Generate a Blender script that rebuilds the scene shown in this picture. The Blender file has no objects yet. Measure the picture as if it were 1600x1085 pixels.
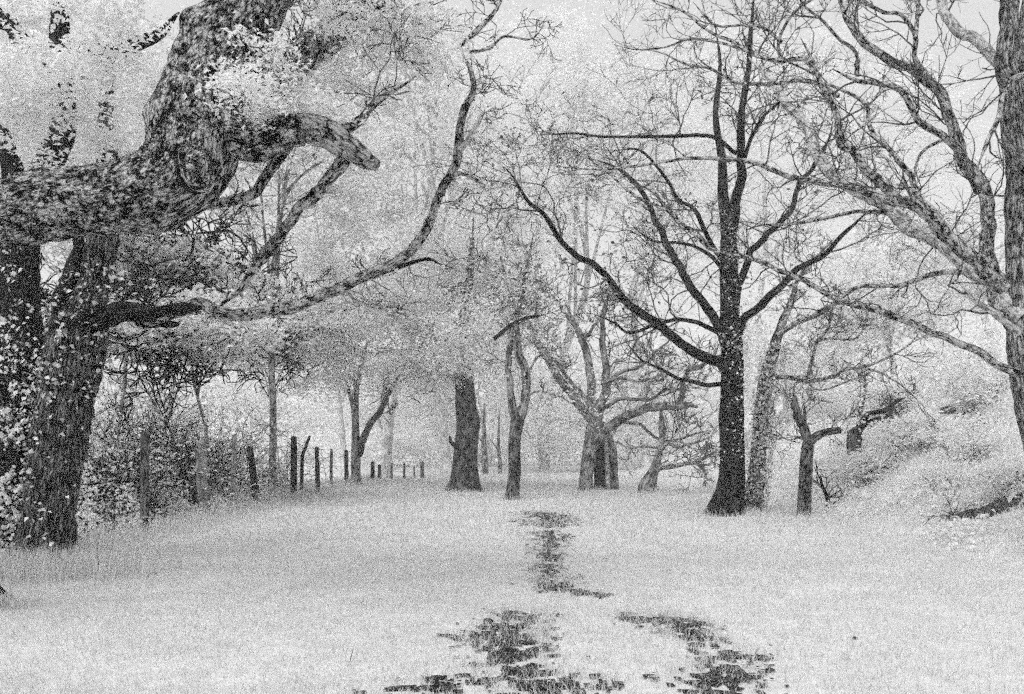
import bpy, math
import numpy as np

# ------------------------------------------------------------------ camera, sky, sun, exposure
SC = bpy.context.scene
COL = SC.collection
F, CX, HY, EYE = 1350.0, 800.0, 690.0, 1.55      # lens (px of a 1600 px wide frame), centre, horizon row, eye height
cam_data = bpy.data.cameras.new('camera')
cam_data.sensor_width = 36.0
cam_data.lens = 36.0 * F / 1600.0
cam_data.shift_y = (HY - 542.5) / 1600.0
cam_data.clip_start = 0.05
cam_data.clip_end = 600.0
cam = bpy.data.objects.new('camera', cam_data)
cam.location = (0, 0, EYE)
cam.rotation_euler = (math.radians(90), 0, 0)
COL.objects.link(cam)
SC.camera = cam

SUN_EL, SUN_AZ = math.radians(52), math.radians(215)     # azimuth clockwise from +Y: behind the camera, to its left
world = bpy.data.worlds.new('World')
SC.world = world
world.use_nodes = True
wn, wl = world.node_tree.nodes, world.node_tree.links
wn.clear()
w_out = wn.new('ShaderNodeOutputWorld')
w_bg = wn.new('ShaderNodeBackground')
w_sky = wn.new('ShaderNodeTexSky')
w_sky.sky_type = 'NISHITA'
w_sky.sun_disc = False
w_sky.sun_elevation = SUN_EL
w_sky.sun_rotation = SUN_AZ
w_sky.air_density = 1.0
w_sky.dust_density = 3.0
w_bw = wn.new('ShaderNodeRGBToBW')                       # black and white film
w_mix = wn.new('ShaderNodeMix')
w_mix.data_type = 'RGBA'
w_mix.inputs[0].default_value = 0.65                     # an even overcast veil over the sky
w_mix.inputs[7].default_value = (6.6, 6.6, 6.6, 1)
wl.new(w_sky.outputs[0], w_bw.inputs[0])
wl.new(w_bw.outputs[0], w_mix.inputs[6])
wl.new(w_mix.outputs[2], w_bg.inputs[0])
w_bg.inputs[1].default_value = 0.088
wl.new(w_bg.outputs[0], w_out.inputs[0])

sun_data = bpy.data.lights.new('sun', 'SUN')
sun_data.energy = 1.4
sun_data.angle = math.radians(40)
sun_data.color = (1, 1, 1)
sun = bpy.data.objects.new('sun', sun_data)
sun.rotation_euler = (math.radians(90) - SUN_EL, 0, math.pi - SUN_AZ)
sun.location = (-20, -30, 60)
COL.objects.link(sun)

SC.view_settings.view_transform = 'Standard'
SC.view_settings.look = 'None'
SC.view_settings.exposure = 0.72
SC.view_settings.gamma = 1.0
SC.view_settings.use_curve_mapping = False
cy = SC.cycles
cy.max_bounces = 14
cy.diffuse_bounces = 10
cy.glossy_bounces = 2
cy.transmission_bounces = 10
cy.volume_bounces = 1
cy.use_denoising = False              # grainy like the film
cy.use_adaptive_sampling = True
cy.adaptive_threshold = 0.5
cy.adaptive_min_samples = 6

# ------------------------------------------------------------------ numeric helpers
def W(px, py, d):
    return np.array(((px - CX) / F * d, d, EYE + (HY - py) / F * d))

def _hash(ix, iy, iz, seed):
    h = (ix * 374761393 + iy * 668265263 + iz * 2147483647 + seed * 974711) & 0xffffffff
    h = ((h ^ (h >> 13)) * 1274126177) & 0xffffffff
    h = ((h ^ (h >> 15)) * 2246822519) & 0xffffffff
    return ((h ^ (h >> 16)) & 0xffffff) / float(0xffffff)

def vnoise(p, seed=0):
    p = np.asarray(p, float)
    i = np.floor(p).astype(np.int64)
    f = p - i
    f = f * f * (3 - 2 * f)
    r = 0
    for dx in (0, 1):
        wx = f[..., 0] if dx else 1 - f[..., 0]
        for dy in (0, 1):
            wy = f[..., 1] if dy else 1 - f[..., 1]
            for dz in (0, 1):
                wz = f[..., 2] if dz else 1 - f[..., 2]
                r = r + wx * wy * wz * _hash(i[..., 0] + dx, i[..., 1] + dy, i[..., 2] + dz, seed)
    return r

def fbm(p, octaves=4, seed=0, gain=0.5):
    a, t, r = 1.0, 0.0, 0
    p = np.asarray(p, float)
    for o in range(octaves):
        r = r + a * vnoise(p * 2 ** o, seed + o * 17)
        t += a
        a *= gain
    return r / t

def xyz(x, y, z=0):
    return np.stack(np.broadcast_arrays(np.asarray(x, float), np.asarray(y, float), np.asarray(z, float)), -1)

def sstep(a, b, x):
    t = np.clip((x - a) / (b - a), 0, 1)
    return t * t * (3 - 2 * t)

def seg_dist(x, y, pts):
    best = np.full(np.shape(x), 1e9)
    for (ax, ay, aw), (bx, by, bw) in zip(pts[:-1], pts[1:]):
        vx, vy = bx - ax, by - ay
        t = np.clip(((x - ax) * vx + (y - ay) * vy) / (vx * vx + vy * vy + 1e-9), 0, 1)
        d = np.hypot(x - ax - t * vx, y - ay - t * vy) / (aw + t * (bw - aw))
        best = np.minimum(best, d)
    return best

def G(px, py):
    d = EYE * F / (py - HY)
    return (px - CX) / F * d, d

# ------------------------------------------------------------------ ground shape and worn patches
def gp(*a):
    return [G(px, py) + (w,) for px, py, w in a]
WORN = [
    gp((815, 1084, .28), (800, 1040, .28), (792, 1000, .25), (800, 960, .24)),
    gp((750, 998, .12), (790, 985, .18), (845, 965, .12), (870, 958, .05)),
    gp((690, 1075, .20), (760, 1066, .20), (880, 1078, .2), (950, 1080, .10)),
    gp((1000, 968, .20), (1055, 978, .26), (1100, 1012, .17), (1150, 1032, .18), (1120, 1060, .24), (1130, 1085, .24)),
    gp((1150, 1030, .12), (1185, 1030, .08)),
    gp((865, 918, .26), (858, 890, .20), (858, 860, .20), (862, 835, .26)),
    gp((865, 918, .2), (930, 932, .12)),
    gp((835, 802, .3), (862, 812, .55), (860, 825, .35)),
    gp((800, 816, .12), (890, 816, .2)),
    gp((560, 1080, .05), (650, 1080, .10)),
    gp((690, 994, .03), (740, 1000, .06)),
]
def worn_soft(x, y):
    m = np.full(np.shape(x), -9.0)
    for s in WORN:
        m = np.maximum(m, 1 - seg_dist(x, y, s))
    return np.maximum(m, -1.5) + (fbm(xyz(x * 2.6, y * 3.2), 3, 5) - 0.5) * 1.5 - .2
def worn(x, y):
    m = np.full(np.shape(x), -9.0)
    for s in WORN:
        m = np.maximum(m, 1 - seg_dist(x, y, s))
    n = fbm(xyz(x * 2.6, y * 3.2), 3, 5) - 0.5
    n2 = fbm(xyz(x * 15, y * 13), 3, 6) - 0.5
    return np.maximum(m, -1.5) + n * 1.5 + n2 * 4.4 - 0.5

BANK_HOLES = [(W(1552, 772, 13.6), .42), (W(1522, 786, 13.8), .30), (W(1580, 745, 13.2), .2),
              (W(1465, 683, 21), .8), (W(1430, 668, 22), .35), (W(1500, 708, 19), .35), (W(1420, 720, 20), .3)]
def height(x, y):
    x = np.asarray(x, float); y = np.asarray(y, float)
    z = (fbm(xyz(x * .35, y * .35), 3, 1) - .5) * .10 + (fbm(xyz(x * 1.6, y * 1.6), 3, 2) - .5) * .05
    t = np.maximum(x - 6.0 - .015 * np.maximum(y - 14, 0) + (fbm(xyz(x * .3, y * .3), 2, 8) - .5) * 1.2, 0)
    b = .30 * t ** 1.25
    b = np.where(b > 3.2, 3.2 + (b - 3.2) * .25, b) * sstep(3, 10, y)
    z = z + b + (fbm(xyz(x * .9, y * .9), 4, 9) - .5) * .5 * sstep(0, 1.2, t)
    for c, r in BANK_HOLES:
        z = z - .9 * r * np.exp(-((x - c[0]) ** 2 + (y - c[1]) ** 2) / r ** 2)
    l = sstep(-6.9, -8.6, x) * sstep(8, 12, y) * sstep(25, 18, y)
    z = z + l * 1.2 - .12 * np.exp(-((x + 6.9) / .5) ** 2) * sstep(9, 12, y)
    return z
def bare_bank(x, y):
    m = np.full(np.shape(x), -9.0)
    for c, r in BANK_HOLES:
        m = np.maximum(m, 1 - np.hypot(x - c[0], (y - c[1]) * .8) / (r * 1.2))
    return m + (fbm(xyz(x * 6, y * 6), 4, 31) - .5) * 2.6 - .12

# ------------------------------------------------------------------ mesh helpers
def mesh_from(name, V, faces, counts, mat, co=None, smooth=True):
    me = bpy.data.meshes.new(name)
    V = np.ascontiguousarray(V, np.float32)
    faces = np.ascontiguousarray(faces, np.int32).ravel()
    counts = np.asarray(counts, np.int32)
    me.vertices.add(len(V)); me.vertices.foreach_set('co', V.ravel())
    me.loops.add(len(faces)); me.loops.foreach_set('vertex_index', faces)
    me.polygons.add(len(counts))
    st = np.zeros(len(counts), np.int32); st[1:] = np.cumsum(counts)[:-1]
    me.polygons.foreach_set('loop_start', st)
    me.polygons.foreach_set('use_smooth', np.full(len(counts), smooth, bool))
    me.update(calc_edges=True)
    if co is not None:
        at = me.attributes.new('bark_co', 'FLOAT_VECTOR', 'POINT')
        at.data.foreach_set('vector', np.ascontiguousarray(co, np.float32).ravel())
    me.materials.append(mat)
    return me

class MB:
    """collects quads and triangles of one mesh"""
    def __init__(s): s.V, s.Q, s.T, s.C, s.n = [], [], [], [], 0
    def add(s, V, Q=None, T=None, co=None):
        V = np.asarray(V, float)
        s.V.append(V); s.C.append(V if co is None else co)
        if Q is not None and len(Q): s.Q.append(np.asarray(Q) + s.n)
        if T is not None and len(T): s.T.append(np.asarray(T) + s.n)
        s.n += len(V)
    def build(s, name, mat, parent=None, smooth=True, kind=None):
        V = np.concatenate(s.V); co = np.concatenate(s.C)
        Q = np.concatenate(s.Q) if s.Q else np.zeros((0, 4), int)
        T = np.concatenate(s.T) if s.T else np.zeros((0, 3), int)
        if parent is not None: V = V - np.array(parent.location)
        me = mesh_from(name, V, np.concatenate([Q.ravel(), T.ravel()]), np.concatenate([np.full(len(Q), 4), np.full(len(T), 3)]), mat, co, smooth)
        o = bpy.data.objects.new(name, me); COL.objects.link(o)
        if parent is not None: o.parent = parent
        if kind: o['kind'] = kind
        return o

def thing(name, label, cat, loc, group=None):
    o = bpy.data.objects.new(name, None); COL.objects.link(o)
    o.location = tuple(float(v) for v in loc)
    o.empty_display_size = .2
    o['label'] = label; o['category'] = cat
    if group: o['group'] = group
    return o

def smooth_line(P, R, step):
    P = np.asarray(P, float); R = np.asarray(R, float)
    n = len(P)
    E = np.vstack([2 * P[0] - P[1], P, 2 * P[-1] - P[-2]])
    out, rad = [], []
    for i in range(n - 1):
        p0, p1, p2, p3 = E[i], E[i + 1], E[i + 2], E[i + 3]
        k = max(1, int(math.ceil(np.linalg.norm(p2 - p1) / step)))
        t = (np.arange(k) / k)[:, None]
        out.append(.5 * (2 * p1 + (p2 - p0) * t + (2 * p0 - 5 * p1 + 4 * p2 - p3) * t ** 2 + (3 * p1 - p0 - 3 * p2 + p3) * t ** 3))
        tt = t[:, 0]
        rad.append(R[i] + (R[i + 1] - R[i]) * tt)
    out.append(P[-1:]); rad.append(R[-1:])
    return np.vstack(out), np.concatenate(rad)

def frames(P):
    T = np.gradient(P, axis=0)
    T /= np.linalg.norm(T, axis=1, keepdims=True) + 1e-9
    N = np.zeros_like(T)
    a = np.array((1., 0, 0)) if abs(T[0, 0]) < .8 else np.array((0, 1., 0))
    n = a - T[0] * (a @ T[0]); N[0] = n / np.linalg.norm(n)
    for i in range(1, len(P)):
        n = N[i - 1] - T[i] * (N[i - 1] @ T[i])
        N[i] = n / (np.linalg.norm(n) + 1e-9)
    return T, N, np.cross(T, N)

def tube(mb, P, R, sides=8, lump=0., lump_scale=3., seed=0, flare=0., ridge=0., bumps=(), cap=True):
    """bark tube along a polyline; lump = uneven girth, flare = buttressed root end at the start, bumps = burrs"""
    P = np.asarray(P, float); R = np.asarray(R, float)
    m = len(P)
    T, N, B = frames(P)
    s = np.concatenate([[0], np.cumsum(np.linalg.norm(np.diff(P, axis=0), axis=1))])
    a = np.arange(sides) / sides * 2 * np.pi
    dirs = N[:, None, :] * np.cos(a)[None, :, None] + B[:, None, :] * np.sin(a)[None, :, None]
    rr = np.repeat(R[:, None], sides, 1)
    V0 = P[:, None, :] + dirs * rr[..., None]
    if lump:
        rr = rr * (1 + lump * 2 * (fbm(V0 * lump_scale + seed * 7.3, 3, seed) - .5))
    if flare:
        rn = vnoise(xyz(np.cos(a) * 1.6 + seed, np.sin(a) * 1.6, 0), seed + 3)
        k = np.exp(-s / (R[0] * 1.1))
        rr = rr * (1 + flare * k[:, None] * (.25 + 1.5 * rn[None, :]))
        fl = .12 * np.exp(-s / (R[0] * 5))[:, None] * (rn[None, :] - .5) * 2
        rr = rr * (1 + fl)
    co = np.stack([np.cos(a)[None, :] * R[:, None], np.sin(a)[None, :] * R[:, None], np.repeat(s[:, None], sides, 1)], -1) + seed * 3.7
    if ridge:
        q = fbm(co * np.array((11., 11., 5.)), 4, seed + 11)
        rr = rr + ridge * (1 - np.abs(q - .5) * 5).clip(-1, 1) * -.5 + ridge * (q - .5)
    V = P[:, None, :] + dirs * rr[..., None]
    for c, rad, amp, hollow in bumps:
        dd = np.linalg.norm(V - c, axis=2) / rad
        V = V + dirs * (amp * np.exp(-dd ** 2 * 1.2) - hollow * np.exp(-(dd / .42) ** 2) + hollow * .5 * np.exp(-((dd - .62) / .22) ** 2))[..., None]
    i = np.arange(m - 1)[:, None] * sides; j = np.arange(sides)[None, :]; j2 = (j + 1) % sides
    Q = np.stack([i + j, i + j2, i + sides + j2, i + sides + j], -1).reshape(-1, 4)
    Vf = V.reshape(-1, 3); cf = co.reshape(-1, 3)
    if cap:
        Vf = np.vstack([Vf, P[-1] + T[-1] * R[-1] * .4]); cf = np.vstack([cf, cf[-1]])
        e = (m - 1) * sides; jj = np.arange(sides)
        mb.add(Vf, Q, np.stack([e + jj, e + (jj + 1) % sides, np.full(sides, m * sides)], -1), cf)
    else:
        mb.add(Vf, Q, None, cf)
    return V

def px_line(pts, d0, d1, rs=1.0):
    """photo points (column, row, half width in pixels) -> space points between two distances"""
    n = len(pts)
    L = np.concatenate([[0], np.cumsum([math.hypot(b[0] - a[0], b[1] - a[1]) for a, b in zip(pts[:-1], pts[1:])])])
    t = L / L[-1]
    ds = d0 + (d1 - d0) * t
    return np.array([W(p[0], p[1], d) for p, d in zip(pts, ds)]), np.array([p[2] * d / F * rs for p, d in zip(pts, ds)])

def ramp_r(pts, r0, r1):
    n = len(pts)
    return [(p[0], p[1], r0 + (r1 - r0) * i / (n - 1)) for i, p in enumerate(pts)]

# twigs: crooked shoots that fork
def unit(v): return v / (np.linalg.norm(v) + 1e-9)
def shoot(mb, rng, p, d, L, r, level, sides=4, bend=.35, up=.1, tips=None, rmin=.004, fork=3):
    n = max(3, int(L / .16) + 1); n = min(n, 9)
    P = [p]; dirs = []
    for k in range(n):
        d = unit(d + rng.normal(0, bend, 3) * np.array((1, 1, .8)) + np.array((0, 0, up)))
        dirs.append(d); P.append(P[-1] + d * L / n)
    P = np.array(P)
    R = np.linspace(r, max(rmin, r * .35), n + 1)
    tube(mb, P, R, sides if r > .008 else 3, cap=False)
    if tips is not None: tips.append(P[-1]); tips.append(P[n // 2])
    if level > 0:
        for c in range(fork + (rng.random() < .5)):
            k = rng.integers(1, n)
            side = unit(np.cross(dirs[k], rng.normal(0, 1, 3)))
            nd = unit(dirs[k] * .75 + side * .75)
            shoot(mb, rng, P[k], nd, L * rng.uniform(.4, .7), max(rmin, r * .6), level - 1, sides, bend, up, tips, rmin, fork)

def twigs_on(mb, rng, P, R, per_m, L, level=2, t0=.2, up=.12, tips=None, rmin=.004, bend=.35, fork=3):
    s = np.concatenate([[0], np.cumsum(np.linalg.norm(np.diff(P, axis=0), axis=1))])
    T = np.gradient(P, axis=0)
    for k in range(int(s[-1] * per_m * (1 - t0)) + 1):
        q = s[-1] * rng.uniform(t0, 1)
        i = min(len(P) - 1, np.searchsorted(s, q))
        t = unit(T[i])
        side = unit(np.cross(t, rng.normal(0, 1, 3)))
        shoot(mb, rng, P[i], unit(t * .7 + side * .8), L * rng.uniform(.5, 1.2), min(R[i] * .45, max(rmin, .012 * L)), level, tips=tips, up=up, rmin=rmin, bend=bend, fork=fork)

# leaves
def leaf_cards(mb, rng, C, size, flat=.5, asp=.6, jit=.35):
    """folded pointed leaves at the points C"""
    n = len(C)
    nrm = rng.normal(0, 1, (n, 3)); nrm[:, 2] = np.abs(nrm[:, 2]) + flat * 2
    nrm /= np.linalg.norm(nrm, axis=1, keepdims=True)
    ax = rng.normal(0, 1, (n, 3)); ax[:, 2] -= .3
    ax -= nrm * (ax * nrm).sum(1, keepdims=True)
    ax /= np.linalg.norm(ax, axis=1, keepdims=True) + 1e-9
    bx = np.cross(nrm, ax)
    s = size * rng.uniform(1 - jit, 1 + jit, (n, 1))
    a = C - ax * s * .5; b = C + ax * s * .5 - nrm * s * .10
    l = C + bx * s * asp * .5 + nrm * s * .14 - ax * s * .05; r = C - bx * s * asp * .5 + nrm * s * .14 - ax * s * .05
    V = np.stack([a, l, b, r], 1).reshape(-1, 3)
    k = np.arange(n)[:, None] * 4
    T = np.concatenate([k + np.array([[0, 2, 1]]), k + np.array([[0, 3, 2]])])
    mb.add(V, None, T)

HOLES = [(95, 42, 30), (98, 215, 30), (22, 258, 26), (18, 40, 26), (205, 72, 14), (232, 62, 20), (148, 185, 12), (60, 190, 9), (180, 240, 10)]
def clump_points(rng, c, rad, ncl, per, crad, flat=.4, shell=.35, carve=None, holes=False):
    """leaf positions in clumps through an ellipsoid, with gaps"""
    u = rng.normal(0, 1, (ncl * 3, 3)); u /= np.linalg.norm(u, axis=1, keepdims=True)
    rr = rng.uniform(shell, 1, (ncl * 3, 1)) ** .6
    cen = np.asarray(c) + u * rr * np.asarray(rad)
    if carve:
        keep = fbm(cen * carve, 2, 77) > .46
        cen = cen[keep]
    cen = cen[:ncl]
    if holes:
        qx = CX + cen[:, 0] / cen[:, 1] * F; qy = HY - (cen[:, 2] - EYE) / cen[:, 1] * F
        cen = cen[np.all([np.hypot(qx - a, qy - b) > r * 1.15 for a, b, r in HOLES], 0)]
    w = rng.normal(0, 1, (len(cen), per, 3)) * crad * rng.uniform(.6, 1.3, (len(cen), 1, 1)) * np.array((1, 1, flat))
    w[..., 2] -= .25 * np.hypot(w[..., 0], w[..., 1])
    return (cen[:, None, :] + w).reshape(-1, 3), cen

# ------------------------------------------------------------------ materials (grey: the film is black and white)
def g(v): return (v, v, v, 1)
def new_mat(name):
    m = bpy.data.materials.new(name); m.use_nodes = True
    nt = m.node_tree
    return m, nt, nt.nodes['Principled BSDF'], nt.nodes, nt.links

def ramp_node(n, stops):
    r = n.new('ShaderNodeValToRGB')
    e = r.color_ramp.elements
    e[0].position, e[0].color = stops[0][0], g(stops[0][1])
    e[1].position, e[1].color = stops[-1][0], g(stops[-1][1])
    for p, v in stops[1:-1]:
        q = e.new(p); q.color = g(v)
    return r

def bark_mat(name, dark, light, scale=14, stretch=.3, lo=.42, hi=.62, bump=.6, coarse=.5, crack=0, patch=None, patch_amt=.5):
    m, nt, b, n, l = new_mat(name)
    at = n.new('ShaderNodeAttribute'); at.attribute_name = 'bark_co'
    mp = n.new('ShaderNodeMapping'); mp.inputs['Scale'].default_value = (1, 1, stretch)
    l.new(at.outputs['Vector'], mp.inputs['Vector'])
    nz = n.new('ShaderNodeTexNoise'); nz.inputs['Scale'].default_value = scale; nz.inputs['Detail'].default_value = 6; nz.inputs['Roughness'].default_value = .7
    nz.inputs['Distortion'].default_value = .6
    l.new(mp.outputs[0], nz.inputs['Vector'])
    r = ramp_node(n, [(lo, dark), (hi, light)])
    nc = n.new('ShaderNodeTexNoise'); nc.inputs['Scale'].default_value = scale * .2; nc.inputs['Detail'].default_value = 5; nc.inputs['Roughness'].default_value = .65
    l.new(at.outputs['Vector'], nc.inputs['Vector'])
    ma = n.new('ShaderNodeMath'); ma.operation = 'MULTIPLY_ADD'; ma.inputs[1].default_value = coarse; ma.inputs[2].default_value = -.5 * coarse
    l.new(nc.outputs['Fac'], ma.inputs[0])
    mb_ = n.new('ShaderNodeMath'); mb_.operation = 'ADD'
    l.new(nz.outputs['Fac'], mb_.inputs[0]); l.new(ma.outputs[0], mb_.inputs[1])
    l.new(mb_.outputs[0], r.inputs[0])
    col = r.outputs[0]
    if crack:
        vo = n.new('ShaderNodeTexVoronoi'); vo.feature = 'DISTANCE_TO_EDGE'; vo.inputs['Scale'].default_value = crack
        di = n.new('ShaderNodeMix'); di.data_type = 'VECTOR'; di.inputs[0].default_value = .06
        l.new(mp.outputs[0], di.inputs[4]); l.new(nz.outputs['Color'], di.inputs[5]); l.new(di.outputs[1], vo.inputs['Vector'])
        rc = ramp_node(n, [(.01, 0.), (.12, 1.)]); l.new(vo.outputs['Distance'], rc.inputs[0])
        mc = n.new('ShaderNodeMix'); mc.data_type = 'RGBA'; mc.inputs[6].default_value = g(dark)
        l.new(rc.outputs[0], mc.inputs[0]); l.new(col, mc.inputs[7]); col = mc.outputs[2]
    if patch is not None:
        n2 = n.new('ShaderNodeTexNoise'); n2.inputs['Scale'].default_value = 3.5; n2.inputs['Detail'].default_value = 8; n2.inputs['Roughness'].default_value = .72
        l.new(at.outputs['Vector'], n2.inputs['Vector'])
        r2 = ramp_node(n, [(.5 - .1 + (.5 - patch_amt) * .4, 0.), (.6 + (.5 - patch_amt) * .4, 1.)])
        l.new(n2.outputs['Fac'], r2.inputs[0])
        mx = n.new('ShaderNodeMix'); mx.data_type = 'RGBA'
        l.new(r2.outputs[0], mx.inputs[0]); l.new(col, mx.inputs[6]); mx.inputs[7].default_value = g(patch)
        col = mx.outputs[2]
    l.new(col, b.inputs['Base Color'])
    b.inputs['Roughness'].default_value = .95
    b.inputs['Specular IOR Level'].default_value = .1
    bp = n.new('ShaderNodeBump'); bp.inputs['Strength'].default_value = bump; bp.inputs['Distance'].default_value = .04
    l.new(nz.outputs['Fac'], bp.inputs['Height']); l.new(bp.outputs[0], b.inputs['Normal'])
    return m

def leaf_mat(name, lo, hi, trans=.35):
    m, nt, b, n, l = new_mat(name)
    ge = n.new('ShaderNodeNewGeometry')
    r = ramp_node(n, [(0., lo), (1., hi)])
    l.new(ge.outputs['Random Per Island'], r.inputs[0])
    l.new(r.outputs[0], b.inputs['Base Color'])
    b.inputs['Roughness'].default_value = .6
    b.inputs['Specular IOR Level'].default_value = .2
    tr = n.new('ShaderNodeBsdfTranslucent'); l.new(r.outputs[0], tr.inputs['Color'])
    mx = n.new('ShaderNodeMixShader'); mx.inputs[0].default_value = trans
    l.new(b.outputs[0], mx.inputs[1]); l.new(tr.outputs[0], mx.inputs[2])
    l.new(mx.outputs[0], n['Material Output'].inputs['Surface'])
    return m

def earth_mat(name, dark, light, scale, lo=.4, hi=.65, bump=.5):
    m, nt, b, n, l = new_mat(name)
    tc = n.new('ShaderNodeTexCoord')
    nz = n.new('ShaderNodeTexNoise'); nz.inputs['Scale'].default_value = scale; nz.inputs['Detail'].default_value = 8; nz.inputs['Roughness'].default_value = .72
    l.new(tc.outputs['Object'], nz.inputs['Vector'])
    r = ramp_node(n, [(lo, dark), (hi, light)])
    l.new(nz.outputs['Fac'], r.inputs[0]); l.new(r.outputs[0], b.inputs['Base Color'])
    b.inputs['Roughness'].default_value = .95; b.inputs['Specular IOR Level'].default_value = .1
    bp = n.new('ShaderNodeBump'); bp.inputs['Strength'].default_value = bump; bp.inputs['Distance'].default_value = .05
    l.new(nz.outputs['Fac'], bp.inputs['Height']); l.new(bp.outputs[0], b.inputs['Normal'])
    return m

M = dict(
    limb=bark_mat('lichened_oak_bark', .005, .62, 50, .55, .44, .57, 1.0, .9, 24),
    stub=bark_mat('bleached_oak_bark', .01, .50, 40, .45, .43, .56, 1.0, .5),
    trunk=bark_mat('furrowed_bark', .005, .34, 44, .16, .46, .62, 1.0, .4, 26),
    darkbark=bark_mat('black_bark', .005, .05, 30, .25, .46, .66, .8),
    ivybark=bark_mat('wet_black_bark', .004, .07, 34, .3, .50, .66, .9),
    branch=bark_mat('branch_bark', .008, .55, 46, .4, .45, .57, .9, .7),
    pale=bark_mat('pale_bark', .12, .60, 30, .4, .40, .56, .7),
    roughbark=bark_mat('rough_grey_bark', .01, .55, 40, .2, .43, .60, 1.0, .5, 22),
    midbark=bark_mat('grey_bark', .01, .20, 28, .25, .46, .60, .8, .7),
    farbark=bark_mat('far_bark', .03, .36, 18, .25, .42, .60, .6, .7),
    hazebark=bark_mat('pale_far_bark', .35, .75, 16, .25, .42, .60, .6, .6),  # haze put into the bark colour so far trees fade
    twig=bark_mat('twig_bark', .01, .22, 30, .5, .42, .6, .2),
    post=bark_mat('weathered_post_wood', .03, .22, 40, .06, .44, .62, .7),
    palepost=bark_mat('bleached_post_wood', .12, .45, 40, .06, .42, .6, .7),
    darkpost=bark_mat('dark_post_wood', .006, .04, 40, .06, .4, .65, .7),
    leaf=leaf_mat('pale_leaf', .82, .96, .48),
    leafgrey=leaf_mat('grey_leaf', .66, .94, .46),
    ivyleaf=leaf_mat('ivy_leaf', .5, .85, .2),
    litterleaf=leaf_mat('dull_leaf', .05, .4, .2),
    grass=leaf_mat('pale_grass_blade', .60, .80, .42),
    ground=earth_mat('pale_turf', .56, .70, 6, .35, .6, .4),
    soil=earth_mat('bare_black_soil', .006, .34, 34, .46, .66, 1.0),
    litter=earth_mat('leaf_litter', .004, .09, 12, .46, .68, 1.0),  # litter colour darkened to carry the shade behind the fence
    stone=earth_mat('wet_stone', .004, .03, 12, .3, .7, .6),
    wire=bark_mat('rusty_wire', .02, .08, 30, .5, .4, .6, .1),
)

# ------------------------------------------------------------------ ground, paths, bank
def grid_sheet(name, xs, ys, mat, zf, keep=None, kind='structure'):
    X, Y = np.meshgrid(xs, ys)
    Z = zf(X, Y)
    V = np.stack([X, Y, Z], -1).reshape(-1, 3)
    nx, ny = len(xs), len(ys)
    i, j = np.meshgrid(np.arange(nx - 1), np.arange(ny - 1))
    a = (j * nx + i).ravel()
    Q = np.stack([a, a + 1, a + nx + 1, a + nx], -1)
    if keep is not None:
        k = keep((X[:-1, :-1] + X[1:, 1:]) / 2, (Y[:-1, :-1] + Y[1:, 1:]) / 2).ravel()
        Q = Q[k]
        used, inv = np.unique(Q, return_inverse=True)
        V = V[used]; Q = inv.reshape(-1, 4)
    mb = MB(); mb.add(V, Q)
    return mb.build(name, mat, None, True, kind)

gx = np.unique(np.concatenate([np.linspace(-150, -20, 22), np.linspace(-20, 20, 320), np.linspace(20, 150, 22)]))
gy = np.unique(np.concatenate([np.linspace(-40, 0, 14), np.linspace(0, 30, 240), np.linspace(30, 60, 60), np.linspace(60, 150, 20)]))
grid_sheet('ground', gx, gy, M['ground'], height)

path = grid_sheet('path', np.arange(-2.6, 2.9, .025), np.arange(4.2, 19, .03), M['soil'],
                  lambda x, y: height(x, y) + .012 + .02 * (fbm(xyz(x * 9, y * 9), 3, 40) - .4), lambda x, y: worn(x, y) > 0)
path['label'] = 'trodden path of bare black soil'
grid_sheet('bank', np.arange(-13, -6.7, .12), np.arange(9, 30, .12), M['litter'],
           lambda x, y: height(x, y) + .014 + .06 * (fbm(xyz(x * 3, y * 3), 3, 41) - .35),
           lambda x, y: (x < -7.05 + (fbm(xyz(x, y), 3, 42) - .5) * 1.2) & (y < 21.5 + (fbm(xyz(x, y), 2, 43) - .5) * 4))
grid_sheet('soil', np.arange(6, 15, .06), np.arange(11, 25, .06), M['soil'],
           lambda x, y: height(x, y) + .03, lambda x, y: bare_bank(x, y) > 0)

# ------------------------------------------------------------------ trees: helpers
def branch(parent, pts, d0, d1, mat, sides=8, step=.12, lump=.14, name='branch', seed=1, ridge=0., flare=0., cap=True, bumps=(), blunt=False):
    P, R = px_line(pts, d0, d1)
    P, R = smooth_line(P, R, step)
    if not blunt:
        s_ = np.linspace(0, 1, len(P)); R = np.maximum(R * np.clip((1.02 - s_) / .16, .12, 1) ** .7, np.minimum(R, .006))
    if name == 'branch':
        s_ = np.concatenate([[0], np.cumsum(np.linalg.norm(np.diff(P, axis=0), axis=1))])
        amp = (np.clip(R * .75, .012, .06) * np.clip(s_ / .4, 0, 1))[:, None]
        off = np.stack([fbm(P * 2.6 + seed * 3.1 + q * 31.7, 3, seed) for q in range(3)], -1) - .5
        P = P + off * 3.2 * amp
    mb = MB()
    tube(mb, P, R, sides, lump, 3.2 / max(.08, R[0] * 4), seed, flare, ridge, bumps, cap)
    mb.build(name, mat, parent)
    return P, R

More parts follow.
